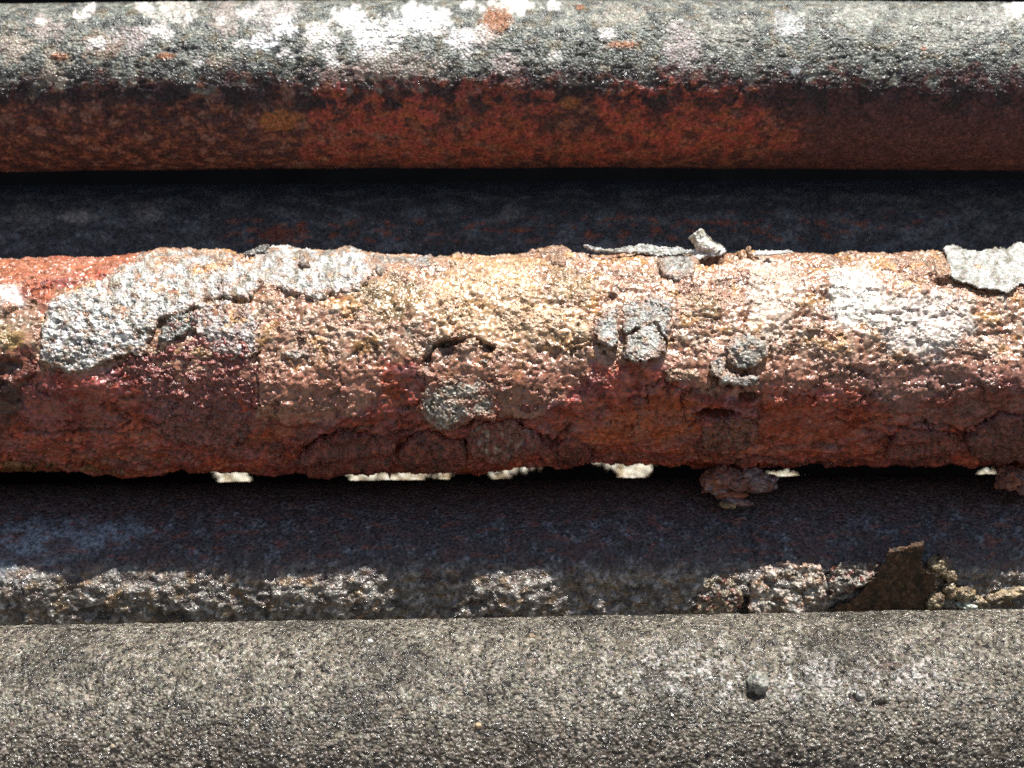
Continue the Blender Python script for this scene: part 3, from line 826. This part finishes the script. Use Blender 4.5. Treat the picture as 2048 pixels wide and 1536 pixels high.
plate(P3, 'scale_plate', [(832, 812), (846, 780), (880, 756), (935, 742), (988, 764), (1004, 812), (985, 826), (950, 822), (915, 842), (880, 846), (846, 834)], 4, lambda X, Y, sd: 22 * sstep(770, 840, Y) * np.clip(1.1 - ((X - 925) / 95) ** 2, 0, 1), cols=((0.33, 0.275, 0.215), (0.46, 0.42, 0.36), (0.26, 0.12, 0.08)), grain=9, gamp=3, seed=1091, broken=(0.24, 0.085, 0.05), warp=7, th=13,
      label='grey scale flake lifting off at its lower edge')
plate(P3, 'scale_plate', [(936, 850), (985, 836), (1015, 832), (1060, 852), (1098, 882), (1065, 890), (1012, 908), (948, 898), (934, 872)], 11, lambda X, Y, sd: 10 * sstep(850, 890, Y), cols=((0.25, 0.085, 0.06), (0.40, 0.30, 0.24), (0.22, 0.055, 0.04)), grain=12, gamp=4, seed=1101, lip=0.6, broken=(0.22, 0.06, 0.04), warp=5, mat=M_GRAIN,
      label='wedge shaped flake with pale patches at the underside')
plate(P3, 'scale_plate', [(590, 908), (630, 878), (690, 858), (760, 862), (795, 880), (780, 925), (700, 930), (620, 925)], 12, lambda X, Y, sd: 4 * sstep(860, 900, Y) + 3 * np.sin(Y / 4 + X / 40), cols=LEAF, seed=1111, lip=0.8, grain=14, gamp=2, warp=6, mat=M_GRAIN, gloss=.52, label='ridged brown leaf of rust on the underside')
plate(P3, 'scale_plate', [(796, 884), (830, 862), (852, 850), (895, 858), (932, 874), (940, 898), (920, 914), (860, 918), (800, 910)], 13, lambda X, Y, sd: 5 * sstep(855, 900, Y), cols=LEAF, seed=1121, lip=0.8, grain=14, gamp=2, warp=6, mat=M_GRAIN, gloss=.52, label='smooth brown leaf of rust under the lifting grey flake')
plate(P3, 'scale_plate', [(1100, 890), (1130, 868), (1175, 880), (1190, 915), (1120, 925)], 10, cols=LEAF, seed=1131, lip=0.8, grain=12, gamp=2, warp=6, mat=M_GRAIN, gloss=.5)
plate(P3, 'scale_plate', [(1770, 870), (1800, 850), (1860, 850), (1918, 866), (1900, 905), (1820, 915), (1765, 900)], 12, lambda X, Y, sd: 3 * np.sin(Y / 4 + X / 50), cols=LEAF, seed=1141, lip=0.8, grain=16, gamp=2, warp=5, mat=M_GRAIN, gloss=.5, label='brown leaf of rust at the right underside')
plate(P3, 'scale_plate', [(1925, 866), (1960, 838), (1990, 816), (2100, 815), (2100, 905), (1990, 910), (1930, 895)], 13, cols=((0.17, 0.055, 0.045), (0.22, 0.08, 0.065), (0.14, 0.04, 0.032)), seed=1151, lip=0.8, grain=16, gamp=2, warp=5, mat=M_GRAIN, gloss=.5)
plate(P3, 'scale_plate', [(250, 722), (300, 702), (350, 690), (440, 650), (500, 690), (515, 750), (512, 820), (490, 880), (400, 892), (330, 872), (310, 820), (290, 780)], 7, cols=((0.24, 0.062, 0.048), (0.30, 0.10, 0.08), (0.2, 0.045, 0.03)), grain=13, gamp=5, seed=1161, warp=18, mat=M_GRAIN, gloss=0.62, lump=5,
      label='knobbly glossy purple brown plate below the silvery plate')
plate(P3, 'scale_plate', [(325, 655), (350, 630), (395, 622), (400, 650), (375, 672), (335, 690), (315, 680)], 9, cols=DGREY, grain=9, gamp=5, seed=1171, warp=6, gloss=.7, mat=M_GRAIN)
plate(P3, 'scale_plate', [(1840, 520), (1870, 508), (1898, 512), (1902, 560), (1880, 566), (1842, 545)], 7, cols=TAN, grain=8, gamp=3, seed=1181, warp=6, mat=M_GRAIN)
plate(P3, 'scale_plate', [(1320, 735), (1345, 728), (1385, 735), (1400, 752), (1380, 762), (1330, 760)], 8, cols=TAN, grain=8, gamp=4, seed=1191, warp=5, mat=M_GRAIN)
plate(P3, 'scale_plate', [(1290, 500), (1330, 488), (1375, 498), (1392, 510), (1350, 516), (1310, 518)], 8, cols=PALE, grain=8, gamp=2.5, seed=1201, warp=5)
plate(P3, 'scale_plate', [(1400, 850), (1440, 835), (1500, 830), (1520, 860), (1500, 890), (1440, 900), (1400, 885)], 7, cols=((0.21, 0.07, 0.05), (0.27, 0.12, 0.09), (0.25, 0.08, 0.03)), seed=1211, grain=10, gamp=3, warp=7, mat=M_GRAIN, label='red lip of rust below a deep hole')
plate(P3, 'scale_plate', [(-60, 918), (60, 922), (200, 925), (255, 930), (180, 948), (60, 946), (-60, 944)], 4, cols=((0.25, 0.11, 0.04), (0.33, 0.17, 0.07)), seed=1221, grain=14, gamp=2, warp=4, mat=M_GRAIN)
for k, (cx, cy, r) in enumerate([(215, 655, 0), (610, 538, 13)]):
    if r:
        pts = [(cx + r * math.cos(a), cy + r * math.sin(a)) for a in np.linspace(0, 6.28, 10)[:-1]]
        plate(P3, 'rust_blister', pts, 5, cols=GREY, grain=9, gamp=1, warp=2, seed=1230 + k, base=16, dome=3)
rnd = random.Random(5)
for k in range(34):
    cx = rnd.uniform(20, 2030); cy = rnd.uniform(520, 900)
    r1 = rnd.uniform(9, 26); r2 = r1 * rnd.uniform(0.4, 0.8)
    pts = [(cx + r1 * math.cos(a) * rnd.uniform(.7, 1.2), cy + r2 * math.sin(a) * rnd.uniform(.7, 1.2)) for a in np.linspace(0, 6.28, 9)[:-1]]
    if cy < 760:
        cs, mt = rnd.choice([(GREY, M_SCALE), (TAN, M_GRAIN), (TAN, M_GRAIN), (TAN, M_GRAIN)])
    else:
        cs, mt = rnd.choice([(LEAF, M_GRAIN), (BROWN, M_GRAIN)])
    plate(P3, 'scale_chip', pts, rnd.uniform(1.5, 5), cols=cs, grain=9, gamp=2.5, warp=5, seed=2001 + 9 * k, mat=mt, base=3)
# clots of sunlit grit at the foot of the shaded pipe
plate(P5, 'rust_crust', [(1490, 1225), (1500, 1170), (1525, 1140), (1560, 1120), (1600, 1130), (1640, 1125), (1650, 1180), (1630, 1215), (1560, 1235)], 12, cols=((0.40, 0.34, 0.28), (0.6, 0.55, 0.5), (0.2, 0.14, 0.08)), grain=8, gamp=4, lump=14, seed=1301, warp=12, mat=M_GRAIN, gloss=.68, label='knobbly pale crust catching the sun at the pipe foot')
plate(P5, 'rust_crust', [(1385, 1225), (1395, 1180), (1430, 1155), (1480, 1165), (1486, 1205), (1460, 1232)], 9, cols=((0.2, 0.15, 0.09), (0.33, 0.27, 0.18), (0.1, 0.08, 0.06)), grain=7, gamp=3.5, lump=10, seed=1311, warp=9, mat=M_GRAIN, gloss=.7)
plate(P5, 'rust_crust', [(1650, 1150), (1680, 1120), (1720, 1125), (1760, 1128), (1740, 1165), (1690, 1180), (1655, 1190)], 14, cols=((0.2, 0.16, 0.12), (0.4, 0.34, 0.28), (0.1, 0.08, 0.06)), grain=7, gamp=4, lump=14, seed=1321, warp=10, mat=M_GRAIN, gloss=.7)


def flake(name, pts, depth, th=6, cols=PALE, warp=6, seed=1, gloss=0.5, mat=None, step=2.3, grain=9, gamp=2.0, jag=0.0, **tags):
    """a loose flake: outline in the photograph, its own depth, real thickness"""
    X, Y = grid(pts, step, warp * 1.5)
    wx, wy = warped(X, Y, warp, 20, seed)
    wx = wx + 1.6 * perlin(X / 5, Y / 5, seed + 40); wy = wy + 1.6 * perlin(X / 5 + 9, Y / 5, seed + 41)
    sd = polysd(wx, wy, pts)
    if jag:
        sd = sd + jag * fbm(X / 11, Y / 8, 4, seed + 44)
    f1, f2, cid = worley(X / grain, Y / grain, seed + 11)
    d = depth(X, Y) + 2.5 * fbm(X / 22, Y / 18, 3, seed + 13) + gamp * (1 - f1) + 1.2 * fbm(X / 7, Y / 7, 2, seed + 19)
    d = d + 0.0 * sd
    edge = sstep(0, 8, sd)
    tk = th * (0.45 + 0.55 * edge)
    top = to_world(*unproject(X, Y, d))
    # thickness goes back and slightly down
    bx, by, bd = unproject(X, Y, d)
    bot = to_world(bx, by + 0.3 * tk, bd - tk)
    cx, cy, cd = unproject(np.mean(X[sd > 0]), np.mean(Y[sd > 0]), np.mean(d[sd > 0]))
    o = to_world(np.float64(cx), np.float64(cy), np.float64(cd))
    c = tint_cols(X, Y, cols, seed + 23, 10)
    C = np.concatenate([np.clip(c, 0.01, 0.88), np.full(X.shape + (1,), gloss, F)], -1).astype(F)
    V, Q, C = sheet(sd > 0, top - o, bot - o, C)
    return link(name, make_mesh(name, V, Q, C, mat or M_SCALE), tuple(o), **tags)


def blob_arrays(c, r, seed, nu=40, nv=26, rough=0.35, tilt=0.0, cols=BROWN):
    u = np.linspace(0, 2 * math.pi, nu, endpoint=False); v = np.linspace(0.08, math.pi - 0.08, nv)
    U, Vv = np.meshgrid(u, v)
    x = np.cos(U) * np.sin(Vv); y = np.cos(Vv); z = np.sin(U) * np.sin(Vv)
    n = fbm(x * 1.3 + z * 0.9 + seed, y * 1.3 - z * 0.7, 3, seed) + 0.5 * fbm(x * 4 + z * 2, y * 4 - z * 3, 3, seed + 5)
    k = 1 + rough * n
    lx, ly, lz = x * k * r[0], y * k * r[1], z * k * r[2]
    ct, st = math.cos(tilt), math.sin(tilt)
    lx, ly = lx * ct - ly * st, lx * st + ly * ct
    P = to_world(c[0] + lx, c[1] + ly, c[2] + lz).reshape(-1, 3)
    I = np.arange(nu * nv).reshape(nv, nu)
    A = I[:-1]; B = I[1:]
    Q = np.stack([A, np.roll(A, -1, 1), np.roll(B, -1, 1), B], -1).reshape(-1, 4)
    top = np.stack([np.full(nu - 2, I[0, 0]), I[0, 2:], I[0, 1:-1]], -1)
    bot = np.stack([np.full(nu - 2, I[-1, 0]), I[-1, 1:-1], I[-1, 2:]], -1)
    col = tint_cols((x * r[0] * 1.0).astype(F), (y * r[1] + z * r[2] * .7).astype(F), cols, seed + 3, 9).reshape(-1, 3)
    return P, Q, np.concatenate([top, bot]), col


def clump(name, blobs, seed, cols=BROWN, mat=None, gloss=0.5, rough=0.4, **tags):
    """lumps given as (px, py, depth, rx, ry, rz, tilt) fused into one body"""
    Vs, Qs, Ts, Cs = [], [], [], []
    off = 0
    for k, (px, py, d, rx, ry, rz, tl) in enumerate(blobs):
        c = unproject(px, py, d)
        big = max(rx, ry)
        P, Q, T, C = blob_arrays(c, (rx, ry, rz), seed + 7 * k, nu=max(14, min(56, int(big * 1.6))), nv=max(9, min(36, int(big))), rough=rough, tilt=tl, cols=cols[k % len(cols)] if isinstance(cols[0][0], tuple) else cols)
        Vs.append(P); Qs.append(Q + off); Ts.append(T + off); Cs.append(C); off += len(P)
    V = np.concatenate(Vs); o = V.mean(0)
    C = np.concatenate(Cs); C = np.concatenate([np.clip(C, .01, .85), np.full((len(C), 1), gloss)], 1)
    me = make_mesh(name, V - o, np.concatenate(Qs), C, mat or M_GRAIN, tris=np.concatenate(Ts))
    return link(name, me, tuple(o), **tags)


def surf_d(P, px, py):
    x, t = P.surface(np.array([px], F), np.array([py], F))
    h = P.height(x, t)
    return float(P.point(x, t, h)[2][0])


def dlin(P, y_ref, d_ref, slope):
    return lambda X, Y: d_ref + slope * (Y - y_ref)


# big pale flake lying on the crown at the right
FG = 'loose flakes of scale'
d0 = surf_d(P3, 1960, 575)
flake('scale_flake', [(1885, 497), (1908, 486), (1925, 495), (1950, 500), (1980, 499), (1990, 490), (2012, 496), (2040, 484), (2090, 484), (2110, 575), (2060, 570), (2040, 568), (2020, 584), (1985, 580), (1940, 570), (1908, 560), (1897, 530)],
      lambda X, Y: d0 + 16 + 1.15 * (Y - 575) + 0.003 * (Y - 575) ** 2 * -1, th=9, cols=((0.38, 0.375, 0.35), (0.55, 0.545, 0.525), (0.22, 0.205, 0.17)), gamp=4, grain=8, seed=1401, label='large pale flake with scalloped edge lying on the crown at the right', cat='flake', group=FG)
# curled chip standing on the crown
d1 = surf_d(P3, 1415, 512)


def curled_chip():
    Vs, Qs, Cs = [], [], []
    ns, nu = 26, 28
    for i in range(ns):
        t = i / (ns - 1)
        px = 1389 + 33 * t + 6 * t * t; py = 466 + 42 * t
        r = 18 + 3 * t + 12 * max(0, t - 0.45) ** 1.3
        dd = d1 + 10 - 10 * t
        for j in range(nu):
            a = 0.5 + 5.6 * j / (nu - 1)
            rr = r * (0.92 + 0.10 * math.sin(3 * a + 5 * t) + 0.08 * math.sin(9 * t + a) + 0.05 * math.sin(7 * a))
            for q in (0, 1):
                r2 = rr - 4.0 * q
                ax = math.cos(a) * r2; ad = math.sin(a) * r2
                # tube axis runs down to the right
                c = unproject(px + ax * 0.78, py - ax * 0.60, dd + ad * 0.8)
                Vs.append(c)
    V = np.array(Vs, F)
    W = to_world(V[:, 0], V[:, 1], V[:, 2])
    I = np.arange(len(V)).reshape(ns, nu, 2)
    o_, n_ = I[..., 0], I[..., 1]
    Q = [np.stack([o_[:-1, :-1], o_[:-1, 1:], o_[1:, 1:], o_[1:, :-1]], -1), np.stack([n_[:-1, :-1], n_[1:, :-1], n_[1:, 1:], n_[:-1, 1:]], -1)]
    for e in (0, ns - 1):
        Q.append(np.stack([o_[e, :-1], n_[e, :-1], n_[e, 1:], o_[e, 1:]], -1)[:, None])
    for e in (0, nu - 1):
        Q.append(np.stack([o_[:-1, e], o_[1:, e], n_[1:, e], n_[:-1, e]], -1)[:, None])
    Q = np.concatenate([q.reshape(-1, 4) for q in Q])
    n1 = fbm(V[:, 0] / 9, V[:, 1] / 9 + V[:, 2] / 9, 3, 1411)
    W = W + (n1[:, None] * 4.0 * S)
    col = mix(base_cols(len(V), (0.66, 0.64, 0.58)), (0.45, 0.42, 0.33), sstep(-0.05, 0.3, n1))
    # flared foot
    pts = [(1380, 502), (1395, 492), (1420, 488), (1450, 494), (1452, 504), (1440, 512), (1415, 510), (1400, 520), (1384, 515)]
    X, Y = grid(pts, 2.3, 6)
    wx, wy = warped(X, Y, 4, 16, 1413)
    sd = polysd(wx, wy, pts)
    d = d1 + 14 + 0.9 * (Y - 505) - 0.02 * (X - 1415) ** 2 * 0.3 + 3 * fbm(X / 9, Y / 9, 3, 1415)
    top = to_world(*unproject(X, Y, d)); bx, by, bd = unproject(X, Y, d); bot = to_world(bx, by + 2, bd - 7)
    c2 = np.concatenate([tint_cols(X, Y, PALE, 1417)], -1)
    V2, Q2, C2 = sheet(sd > 0, top, bot, c2)
    allV = np.concatenate([W, V2]); o = allV.mean(0)
    C = np.concatenate([col, C2]); C = np.concatenate([C, np.full((len(C), 1), .5)], 1)
    me = make_mesh('curled_flake', allV - o, np.concatenate([Q, Q2 + len(W)]), C, M_SCALE)
    link('curled_flake', me, tuple(o), label='rolled pale chip standing up from the crown over a dark hollow', cat='flake', group=FG)


curled_chip()
# slivers along the crown
ds = surf_d(P3, 1230, 520)
flake('scale_sliver', [(1158, 486), (1180, 490), (1210, 497), (1250, 493), (1290, 486), (1325, 492), (1380, 497), (1392, 504), (1340, 513), (1290, 508), (1240, 504), (1205, 505), (1175, 497)], lambda X, Y: ds + 6 + 0.5 * (Y - 500) + 0.03 * np.maximum(1290 - X, 0), th=12, cols=GREY, warp=5, seed=1421, gamp=1, step=1.8,
      label='long thin grey sliver sticking out leftwards from the crown', cat='flake', group=FG)
ds2 = surf_d(P3, 1545, 522)
flake('scale_sliver', [(1508, 501), (1530, 499), (1560, 500), (1584, 499), (1586, 506), (1560, 509), (1530, 512), (1510, 511)], lambda X, Y: ds2 + 12 + 0.5 * (Y - 505), th=7, cols=PALE, warp=2, seed=1431, gamp=1, step=1.8, label='short pale sliver with dark underside right of the curled chip', cat='flake', group=FG)
ds3 = surf_d(P3, 505, 525)
flake('scale_sliver', [(478, 509), (500, 500), (520, 490), (538, 486), (540, 494), (525, 505), (500, 511)], lambda X, Y: ds3 + 2 + 0.4 * (Y - 500), th=8, cols=((0.12, 0.11, 0.1), (0.3, 0.28, 0.25)), warp=3, seed=1441, gamp=1, step=1.8, label='dark curled sliver left of the pale crown plate', cat='flake', group=FG)
dc_ = surf_d(P3, 1490, 522)
clump('rust_crumb', [(1488, 518, dc_, 19, 17, 16, 0), (1474, 522, dc_ - 2, 12, 12, 12, 0), (1500, 524, dc_ - 2, 10, 10, 10, 0)], 1451, cols=((0.34, 0.19, 0.1), (0.45, 0.3, 0.17), (0.22, 0.1, 0.05)), label='brown rust crumb on the crown beside the curled chip', cat='rust crumb')
clump('rust_splinter', [(1497, 500, dc_ + 12, 5, 8, 5, 0.3), (1501, 510, dc_ + 15, 5, 10, 5, -0.35), (1507, 522, dc_ + 15, 4, 9, 5, -0.35)], 1461, cols=TAN, rough=.25, label='thin rust splinter leaning on the brown crumb', cat='splinter')

# clump caught between the middle pipe and the shaded one
RB = ((0.23, 0.09, 0.065), (0.19, 0.13, 0.13), (0.28, 0.09, 0.04))
PB = ((0.20, 0.13, 0.13), (0.30, 0.24, 0.24), (0.2, 0.08, 0.06))
clump('rust_clump', [(1436, 958, 64, 36, 26, 26, -0.3), (1505, 962, 60, 46, 23, 24, 0.12), (1470, 966, 66, 30, 20, 20, 0), (1462, 990, 74, 30, 9, 16, 0.05), (1440, 985, 70, 22, 12, 14, 0.4), (1476, 1003, 82, 28, 8, 13, 0.15), (1455, 1010, 84, 16, 7, 10, 0.1)],
      1471, cols=(RB, PB, RB, ((0.38, 0.12, 0.05), (0.3, 0.1, 0.05)), PB, PB, ((0.3, 0.2, 0.1), (0.2, 0.12, 0.1))), rough=.45, label='lumpy red and purple clump wedged under the flaking pipe', cat='rust clump', group='rust clumps wedged under the flaking pipe')
clump('rust_clump', [(2030, 955, 70, 36, 24, 24, -0.2), (2060, 975, 76, 30, 18, 20, 0.2), (2012, 945, 64, 20, 14, 16, 0)], 1481, cols=(RB, PB), rough=.45, label='dark clump wedged under the flaking pipe at the right edge', cat='rust clump', group='rust clumps wedged under the flaking pipe')

# flake leaning out from the foot of the shaded pipe
dl = surf_d(P5, 1760, 1215)
flake('scale_flake', [(1640, 1224), (1680, 1208), (1720, 1185), (1750, 1150), (1770, 1120), (1782, 1096), (1810, 1090), (1846, 1079), (1850, 1090), (1843, 1125), (1850, 1140), (1870, 1150), (1878, 1180), (1850, 1200), (1858, 1226), (1760, 1232)],
      lambda X, Y: dl + 54 - 0.46 * (np.maximum(Y, 1106 - (X - 1780) * 0.25) - 1106) - 0.5 * np.maximum(1106 - (X - 1780) * 0.25 - Y, 0), th=7, cols=((0.085, 0.05, 0.03), (0.14, 0.08, 0.05), (0.05, 0.035, 0.022)), warp=9, seed=1491, gamp=3.0, jag=6, gloss=.3, mat=M_GRAIN,
      label='dark triangular flake standing out from the foot of the shaded pipe', cat='flake', group=FG)
CG = 'rust crumbs at the foot of the shaded pipe'
d2 = surf_d(P5, 1880, 1135)
YB = ((0.22, 0.16, 0.08), (0.36, 0.28, 0.17), (0.12, 0.08, 0.05))
clump('rust_crumb', [(1878, 1132, d2 + 6, 22, 20, 16, 0), (1898, 1150, d2 + 6, 17, 12, 12, .4), (1862, 1146, d2 + 4, 14, 10, 10, 0), (1885, 1116, d2 + 2, 10, 9, 9, 0)], 1501, cols=YB, rough=.6, gloss=.6, label='ochre rust crumb right of the leaning flake', cat='rust crumb', group=CG)
clump('rust_crumb', [(1925, 1188, d2 + 4, 26, 14, 14, .2), (1900, 1180, d2 + 6, 14, 16, 12, 0), (1955, 1205, d2, 18, 12, 12, .3), (1870, 1200, d2 + 4, 18, 18, 12, 0)], 1511, cols=YB, rough=.6, gloss=.65, label='glinting crumb heap below the ochre crumb', cat='rust crumb', group=CG)
clump('rust_crumb', [(2015, 1190, d2 + 2, 28, 10, 12, -.1), (1990, 1198, d2 + 4, 16, 10, 12, 0), (2040, 1182, d2, 14, 10, 10, 0)], 1521, cols=YB, rough=.6, gloss=.65, label='low crumb heap at the right edge of the shaded pipe foot', cat='rust crumb', group=CG)
clump('rust_crumb', [(1935, 1212, d2 + 2, 22, 10, 12, .3)], 1531, cols=((0.33, 0.36, 0.3), (0.45, 0.46, 0.4)), rough=.4, label='flat greenish grey crumb on the seam above the nearest pipe', cat='rust crumb', group=CG)

# grains lying on the nearest pipe
GG = 'loose grains on the nearest pipe'
for k, (px, py, r, c, lb) in enumerate([(1516, 1366, 17, ((0.26, 0.26, 0.22), (0.36, 0.35, 0.31)), 'largest grey grain with dark shadow on the nearest pipe'),
                                        (741, 1283, 4.5, ((0.85, 0.85, 0.85), (0.8, 0.8, 0.8)), 'bright white grain on the nearest pipe'),
                                        (957, 1451, 5, ((0.62, 0.42, 0.24), (0.7, 0.5, 0.3)), 'orange grain on the nearest pipe'),
                                        (1064, 1274, 6, ((0.3, 0.2, 0.12), (0.36, 0.27, 0.18)), 'tan grain near the far edge of the nearest pipe'),
                                        (1722, 1392, 9, ((0.28, 0.26, 0.24), (0.36, 0.34, 0.3)), 'grey grain beside two grooves on the nearest pipe'),
                                        (1240, 1388, 4.5, ((0.7, 0.62, 0.5), (0.75, 0.7, 0.6)), 'cream grain in the middle of the nearest pipe'),
                                        (225, 1492, 3.5, ((0.4, 0.32, 0.2), (0.5, 0.4, 0.28)), 'tiny tan grain at the lower left of the nearest pipe')]):
    dd = surf_d(P6, px, py)
    clump('rust_grain', [(px, py, dd + r * 0.35, r, r, r * 0.8, 0), (px + r * .5, py + r * .3, dd + r * 0.2, r * .6, r * .6, r * .6, 0)], 1541 + 9 * k, cols=c, rough=.4, label=lb, cat='rust grain', group=GG)

# sunlit scale seen through the slot between the middle pipe and the shaded one
PG = 'sunlit pale flakes seen through the slot'
for k, (pts, lb) in enumerate([
        ([(412, 938), (440, 944), (462, 940), (478, 946), (497, 938), (500, 976), (440, 976), (425, 950)], 'pale flake in the slot under the left half of the flaking pipe'),
        ([(682, 928), (720, 938), (750, 926), (758, 950), (752, 976), (705, 976), (690, 945)], 'brightest pale flake in the slot at centre left'),
        ([(755, 940), (790, 945), (850, 930), (856, 952), (846, 976), (756, 976)], 'speckled ochre flake in the slot beside the brightest one'),
        ([(980, 944), (1020, 936), (1060, 922), (1086, 925), (1080, 940), (1030, 948), (985, 976)], 'thin slanting pale flake in the slot at the centre'),
        ([(1172, 908), (1200, 915), (1240, 922), (1280, 920), (1316, 925), (1300, 942), (1290, 976), (1240, 976), (1230, 942), (1190, 930)], 'longest white flake in the slot right of the centre'),
        ([(1535, 942), (1560, 940), (1605, 950), (1612, 976), (1545, 976)], 'small ochre flake in the slot right of the wedged clump'),
        ([(1950, 948), (1985, 940), (1998, 946), (1995, 976), (1952, 976)], 'tiny yellow flake in the slot near the right edge'),
        ([(868, 944), (885, 938), (904, 946), (900, 976), (872, 976)], 'tiny white flake in the slot below the bulging rust')]):
    flake('pale_flake', pts, lambda X, Y: -900 + 0.35 * (Y - 950), th=22, cols=((0.62, 0.58, 0.46), (0.8, 0.78, 0.7), (0.3, 0.22, 0.12)), warp=11, grain=12, jag=20, seed=1601 + 11 * k, gamp=5, label=lb, cat='flake', group=PG)

# ------------------------------------------------------------------ setting behind and below
M_BACKDROP = plain_material('deep_shade_black', (0.0022, 0.0024, 0.003), 0.95, 30)  # near-black colour standing in for the deep shade in the gaps
M_GROUND = plain_material('concrete', (0.12, 0.11, 0.10), 0.95, 6)


def box(name, x0, x1, y0, y1, z0, z1, mat, **tags):
    V = [(x, y, z) for x in (x0, x1) for y in (y0, y1) for z in (z0, z1)]
    Q = [(0, 1, 3, 2), (4, 6, 7, 5), (0, 4, 5, 1), (2, 3, 7, 6), (0, 2, 6, 4), (1, 5, 7, 3)]
    return link(name, make_mesh(name, V, Q, None, mat, smooth=False), **tags)


box('dark_backdrop', -0.6, 0.6, 1200 * S, 1200 * S + 0.01, -0.40, 0.45, M_BACKDROP, label='added shade-black wall behind the pipe bundle', cat='backdrop')  # added sheet that keeps the gaps between pipes dark
g = 120.0
me = make_mesh('ground', [(-g, -g, -0.40), (g, -g, -0.40), (g, g, -0.40), (-g, g, -0.40)], [(0, 1, 2, 3)], None, M_GROUND, smooth=False)
link('ground', me, kind='structure')  # unseen sheet added to bounce sunlight onto the undersides
